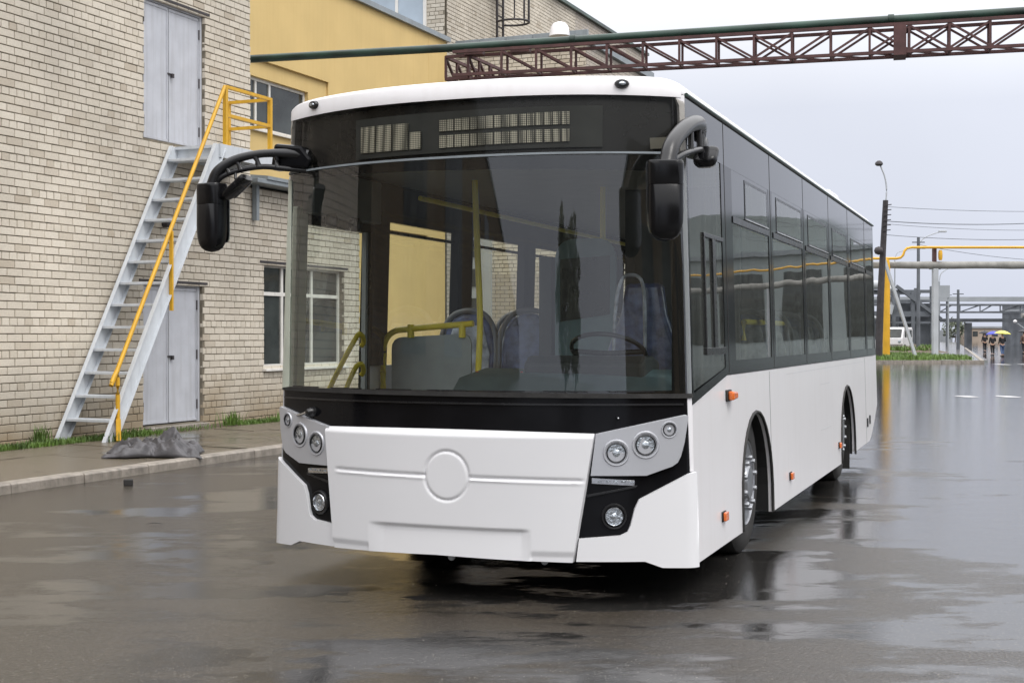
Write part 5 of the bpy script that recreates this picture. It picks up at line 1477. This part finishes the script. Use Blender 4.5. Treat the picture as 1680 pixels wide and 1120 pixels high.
# distant trees
def tree(name, x, y, h, r_, trunk_h, lab, n_=900, seed=1, col_=False, ls=.35, squash=1.0):
    t_ = thing(name, lab, 'tree', (x, y, 0), group='trees')
    rg = random.Random(seed)
    tb = MB().tube([(0, 0, 0), (.1, 0, trunk_h), (0, .1, h * .8)], [h * .022 + .05, h * .016 + .03, .03], 8)
    for k in range(9):
        a = rg.uniform(0, 6.28); z = rg.uniform(trunk_h, h * .75); q = r_ * .7
        tb.tube([(0, 0, z), (q * .5 * math.cos(a), q * .5 * math.sin(a), z + h * (.12 if col_ else .04)), (q * math.cos(a), q * math.sin(a), z + h * (.22 if col_ else .08))], [h * .008 + .02, .03, .015], 5)
    tb.build('trunk', 'bark', t_)
    vs = []; fs = []
    clumps = []
    for k in range(46):
        z = rg.random(); a = rg.uniform(0, 6.28)
        prof = math.sin(math.pi * min(1, z * .93 + .07)) ** .6
        d = r_ * prof * math.sqrt(rg.random())
        clumps.append((d * math.cos(a), d * math.sin(a), trunk_h + z * (h - trunk_h), r_ * rg.uniform(.18, .42)))
    for k in range(n_):
        cx_, cy_, cz_, cr_ = rg.choice(clumps)
        v = Vector((rg.gauss(0, 1), rg.gauss(0, 1), rg.gauss(0, 1) * (1.2 if col_ else .8))); v = v.normalized() * cr_ * rg.random() ** .4
        p = Vector((cx_, cy_, cz_)) + v
        n1 = Vector((rg.gauss(0, 1), rg.gauss(0, 1), rg.gauss(0, 1))).normalized(); t1 = n1.orthogonal().normalized(); t2 = n1.cross(t1)
        s = ls * rg.uniform(.5, 1.2); k0 = len(vs)
        vs += [tuple(p + t1 * s), tuple(p + t2 * s * .5), tuple(p - t1 * s), tuple(p - t2 * s * .5)]; fs.append((k0, k0 + 1, k0 + 2, k0 + 3))
    me = bpy.data.meshes.new('crown'); me.from_pydata(vs, [], fs); link(me, 'crown', 'leaf', t_)
    return t_
tree('broadleaf_tree', 96, 297, 4.6, 2.8, .6, 'small rounded tree standing before the grey fence', 900, 3, ls=.35)
tree('broadleaf_tree', 36, 190, 10.8, 3.6, 2.5, 'tree top showing above the industrial plant', 1500, 5, ls=.4)
for i, (x, y, h, r_) in enumerate(((-11.6, -62, 10.9, 3.4), (-7.1, -61, 9.9, 3.0))):
    tree('poplar_tree', x, y, h, r_, 2, ['tallest poplar in the row behind the camera', 'second poplar standing right beside the tallest one', 'slender poplar farther down the yard behind the camera', 'shortest poplar nearest the brown hall'][i], 5200, 30 + i, True, .30)
# what stands behind and beside the camera and shows only as reflections
hb_ = thing('brown_brick_hall', 'brown brick hall standing across the yard behind the camera', 'building', (10.5, -31, 0))
MB().box(0, 60, -14, 0, 0, 9.5).build('wall', 'brick_dull', hb_); MB().box(-.2, 44.2, -14.2, .2, 9.5, 9.8).build('roof', 'flash', hb_)
for k in range(9): MB().box(2 + k * 4.6, 4.4 + k * 4.6, -.02, .05, 1.4, 7).build('window', 'pane', hb_)
fb_ = thing('grey_green_workshop', 'long grey-green workshop beyond the pipe bridge out to the right', 'building', (47, 112, 0), R(-20))
MB().box(0, 90, 0, 20, 0, 9.5).build('wall', 'workshop', fb_); MB().box(-.3, 90.3, -.3, 20.3, 9.5, 9.9).build('roof', 'flash', fb_); MB().prism([(8, 9.9), (30, 9.9), (30, 12.5), (19, 14), (8, 12.5)], lambda a, b, d: (a, d, b), 2, 18).prism([(36, 9.9), (58, 9.9), (58, 12.5), (47, 14), (36, 12.5)], lambda a, b, d: (a, d, b), 2, 18).build('roof_lantern', 'workshop', fb_)
for k in range(16): MB().box(3 + k * 5.4, 6.6 + k * 5.4, -.05, .02, 2, 8).build('window', 'pane', fb_)
# light van parked by the bank
vn = thing('white_van', 'small white van parked behind the earth bank and leaning strut', 'van', (31.75, 113, 0), R(62))
vb = MB().prism([(-1.9, .45), (1.75, .45), (1.95, .7), (1.95, 1.15), (1.45, 1.95), (1.3, 2.07), (-1.75, 2.07), (-1.95, 1.9)], lambda a, b, d: (-a, d, b), -.85, .85).build('body', 'paint', vn, bevel=.08)
for a, b in ((-1.6, -.75), (-.6, .3), (.5, 1.15)): MB().box(-b, -a, -.865, -.851, 1.25, 1.85).build('side_window', 'pane', vn, bevel=.02)
MB().prism([(1.53, 1.9), (1.92, 1.25), (1.94, 1.27), (1.55, 1.92)], lambda a, b, d: (-a, d, b), -.72, .72).build('windscreen', 'pane', vn)
for a in (-1.2, 1.2):
    for y in (-.8, .8):
        wv = MB().lathe([(.2, -.1), (.34, -.1), (.35, 0), (.34, .1), (.2, .1), (0, .1)], Matrix.Translation((a, y, .35)) @ Matrix.Rotation(R(90), 4, 'X'), 16).build('wheel', 'rubber', vn)
for y in (-.6, .6): MB().lathe([(.12, 0), (.11, .03), (0, .04)], Matrix.Translation((-1.95, y, .9)) @ Matrix.Rotation(R(-90), 4, 'Y'), 12).build('headlight', 'lens', vn)

# ------------------------------------------------------------------ people with umbrellas, walking away up the street
def skin_fig(name, chain, edges, root, m, parent, lvl=2):
    me = bpy.data.meshes.new(name); me.from_pydata([c[0] for c in chain], edges, [])
    o = bpy.data.objects.new(name, me); col.objects.link(o); o.parent = parent
    me.materials.append(M[m])
    md = o.modifiers.new('skin', 'SKIN')
    for i, c in enumerate(chain):
        me.skin_vertices[0].data[i].radius = c[1] if isinstance(c[1], tuple) else (c[1], c[1])
    me.skin_vertices[0].data[root].use_root = True
    md.use_smooth_shade = True
    s = o.modifiers.new('sub', 'SUBSURF'); s.levels = lvl; s.render_levels = lvl
    return o
def person(x, y, h, rz, top, legs, step, arm_up, lab, hair='hair'):
    k = h / 1.75
    r_ = thing('person', lab, 'person', (x, y, 0), rz, 'people walking up the far street')
    S = lambda c: [((p[0] * k, p[1] * k, p[2] * k), (q[0] * k, q[1] * k) if isinstance(q, tuple) else q * k) for p, q in c]
    hand = (.22, .24, 1.22) if arm_up else (.24, .10, .84); elb = (.27, .06, 1.12) if arm_up else (.27, -.02, 1.12)
    ch = [((0, 0, .95), (.14, .10)), ((0, 0, 1.12), (.125, .09)), ((0, 0, 1.34), (.15, .10)), ((0, 0, 1.46), (.07, .06)), ((0, .01, 1.54), .052), ((0, .015, 1.63), (.078, .092)), ((0, .01, 1.71), (.066, .078)),
          ((.18, 0, 1.39), .055), (elb, .042), (hand, .03), ((hand[0], hand[1] + .05, hand[2] + .03), (.035, .02)),
          ((-.18, 0, 1.39), .055), ((-.25, -.03, 1.12), .042), ((-.26, .06, .88), .03), ((-.26, .08, .80), (.02, .035)),
          ((.09, 0, .86), .085), ((.10, step * .5, .48), .06), ((.10, step * .45 - .05, .10), .042), ((.10, step * .45 + .10, .04), (.045, .035)),
          ((-.09, 0, .86), .085), ((-.10, -step * .2, .48), .06), ((-.10, -step - .04, .12), .042), ((-.10, -step + .10, .05), (.045, .035))]
    ed = [(0, 1), (1, 2), (2, 3), (3, 4), (4, 5), (5, 6), (2, 7), (7, 8), (8, 9), (9, 10), (2, 11), (11, 12), (12, 13), (13, 14), (0, 15), (15, 16), (16, 17), (17, 18), (0, 19), (19, 20), (20, 21), (21, 22)]
    skin_fig('body', S(ch), ed, 0, 'skin', r_)
    jk = [((0, 0, .86), (.175, .13)), ((0, 0, 1.10), (.155, .115)), ((0, 0, 1.33), (.175, .125)), ((0, 0, 1.47), (.09, .08)), ((.19, 0, 1.38), .075), (elb, .058), (tuple(Vector(elb).lerp(Vector(hand), .8)), .045), ((-.19, 0, 1.38), .075), ((-.25, -.03, 1.12), .058), ((-.258, .045, .93), .045)]
    skin_fig('jacket', S(jk), [(0, 1), (1, 2), (2, 3), (2, 4), (4, 5), (5, 6), (2, 7), (7, 8), (8, 9)], 0, top, r_)
    tr_ = [((0, 0, .90), (.15, .12)), ((.09, 0, .80), .10), ((.10, step * .5, .48), .078), ((.10, step * .45 - .04, .14), .06), ((-.09, 0, .80), .10), ((-.10, -step * .2, .48), .078), ((-.10, -step - .03, .16), .06)]
    skin_fig('trousers', S(tr_), [(0, 1), (1, 2), (2, 3), (0, 4), (4, 5), (5, 6)], 0, legs, r_)
    for sx, yy, zz in ((.10, step * .45 + .05, .045), (-.10, -step + .05, .055)):
        MB().box((sx - .045) * k, (sx + .045) * k, (yy - .12) * k, (yy + .14) * k, (zz - .045) * k, (zz + .04) * k).build('shoe', 'black_cloth', r_, bevel=.02)
    skin_fig('hair', S([((0, -.02, 1.60), (.085, .08)), ((0, -.015, 1.72), (.085, .095)), ((0, 0, 1.765), .05)]), [(0, 1), (1, 2)], 0, hair, r_)
    return r_
def umbrella(x, y, z, m, lab, tilt=0.0, rad=.55):
    u = thing('umbrella', lab, 'umbrella', (x, y, z), 0, 'umbrellas held over the walkers')
    u.rotation_euler = (0, tilt, 0)
    vs = []; fs = []; N = 16
    for j in range(6):
        rr = rad * j / 5; zz = .24 * (1 - (j / 5) ** 1.9)
        for k in range(N):
            sag = .035 * (j / 5) ** 2 * (1 if k % 2 else 0)
            a = 2 * math.pi * k / N
            vs.append((rr * (1 - sag * .8) * math.cos(a), rr * (1 - sag * .8) * math.sin(a), zz + sag * .6))
    for j in range(5):
        for k in range(N):
            k2 = (k + 1) % N; fs.append((j * N + k, j * N + k2, (j + 1) * N + k2, (j + 1) * N + k))
    me = bpy.data.meshes.new('canopy'); me.from_pydata(vs, [], fs)
    o = link(me, 'canopy', m, u, smooth=60); so = o.modifiers.new('t', 'SOLIDIFY'); so.thickness = .008
    MB().tube([(0, 0, .30), (0, 0, -.62)], .012, 6).build('shaft', 'iron', u)
    MB().tube([(0, 0, -.62), (0, 0, -.72), (.03, 0, -.75), (.05, 0, -.72)], .016, 6).build('handle', 'iron', u)
person(32.9, 92, 1.58, .1, 'black_cloth', 'jeans', .16, True, 'walker in black jacket and blue jeans under the yellow umbrella', 'hair')
umbrella(33.0, 92.25, 1.50, 'umb_yellow', 'yellow umbrella held by the walker in blue jeans', .06, .56)
person(34.0, 97, 1.56, 0, 'black_cloth', 'black_cloth', .12, True, 'dark clothed walker beside the jeans wearer under a blue umbrella')
umbrella(34.1, 97.2, 1.47, 'umb_blue', 'blue umbrella just left of the yellow one', -.05, .50)
person(40.0, 116, 1.62, 0, 'black_cloth', 'black_cloth', .14, True, 'farthest dark walker standing left of the blue umbrella')
umbrella(40.05, 116.2, 1.55, 'umb_black', 'small black umbrella left of the blue one', 0, .5)
person(39.2, 105, 1.68, .2, 'brown_cloth', 'black_cloth', .15, False, 'walker in dark brown coat at the right edge of the street')
umbrella(39.4, 105.2, 1.62, 'umb_black', 'black umbrella over the walker at the right edge', .1, .55)
wl2 = thing('white_globe_lamp', 'small white globe lamp on a slanted arm by the dark building', 'street lamp', (51, 139, 0))
MB().tube([(2.4, 0, 0), (2.2, 0, 1.2), (.2, 0, 2.6)], .07, 6).build('arm', 'far_grey', wl2); MB().lathe([(0, -.2), (.17, -.1), (.2, 0), (.17, .1), (0, .2)], Matrix.Translation((0, 0, 2.8)), 12).build('globe', 'paint', wl2, smooth=60)
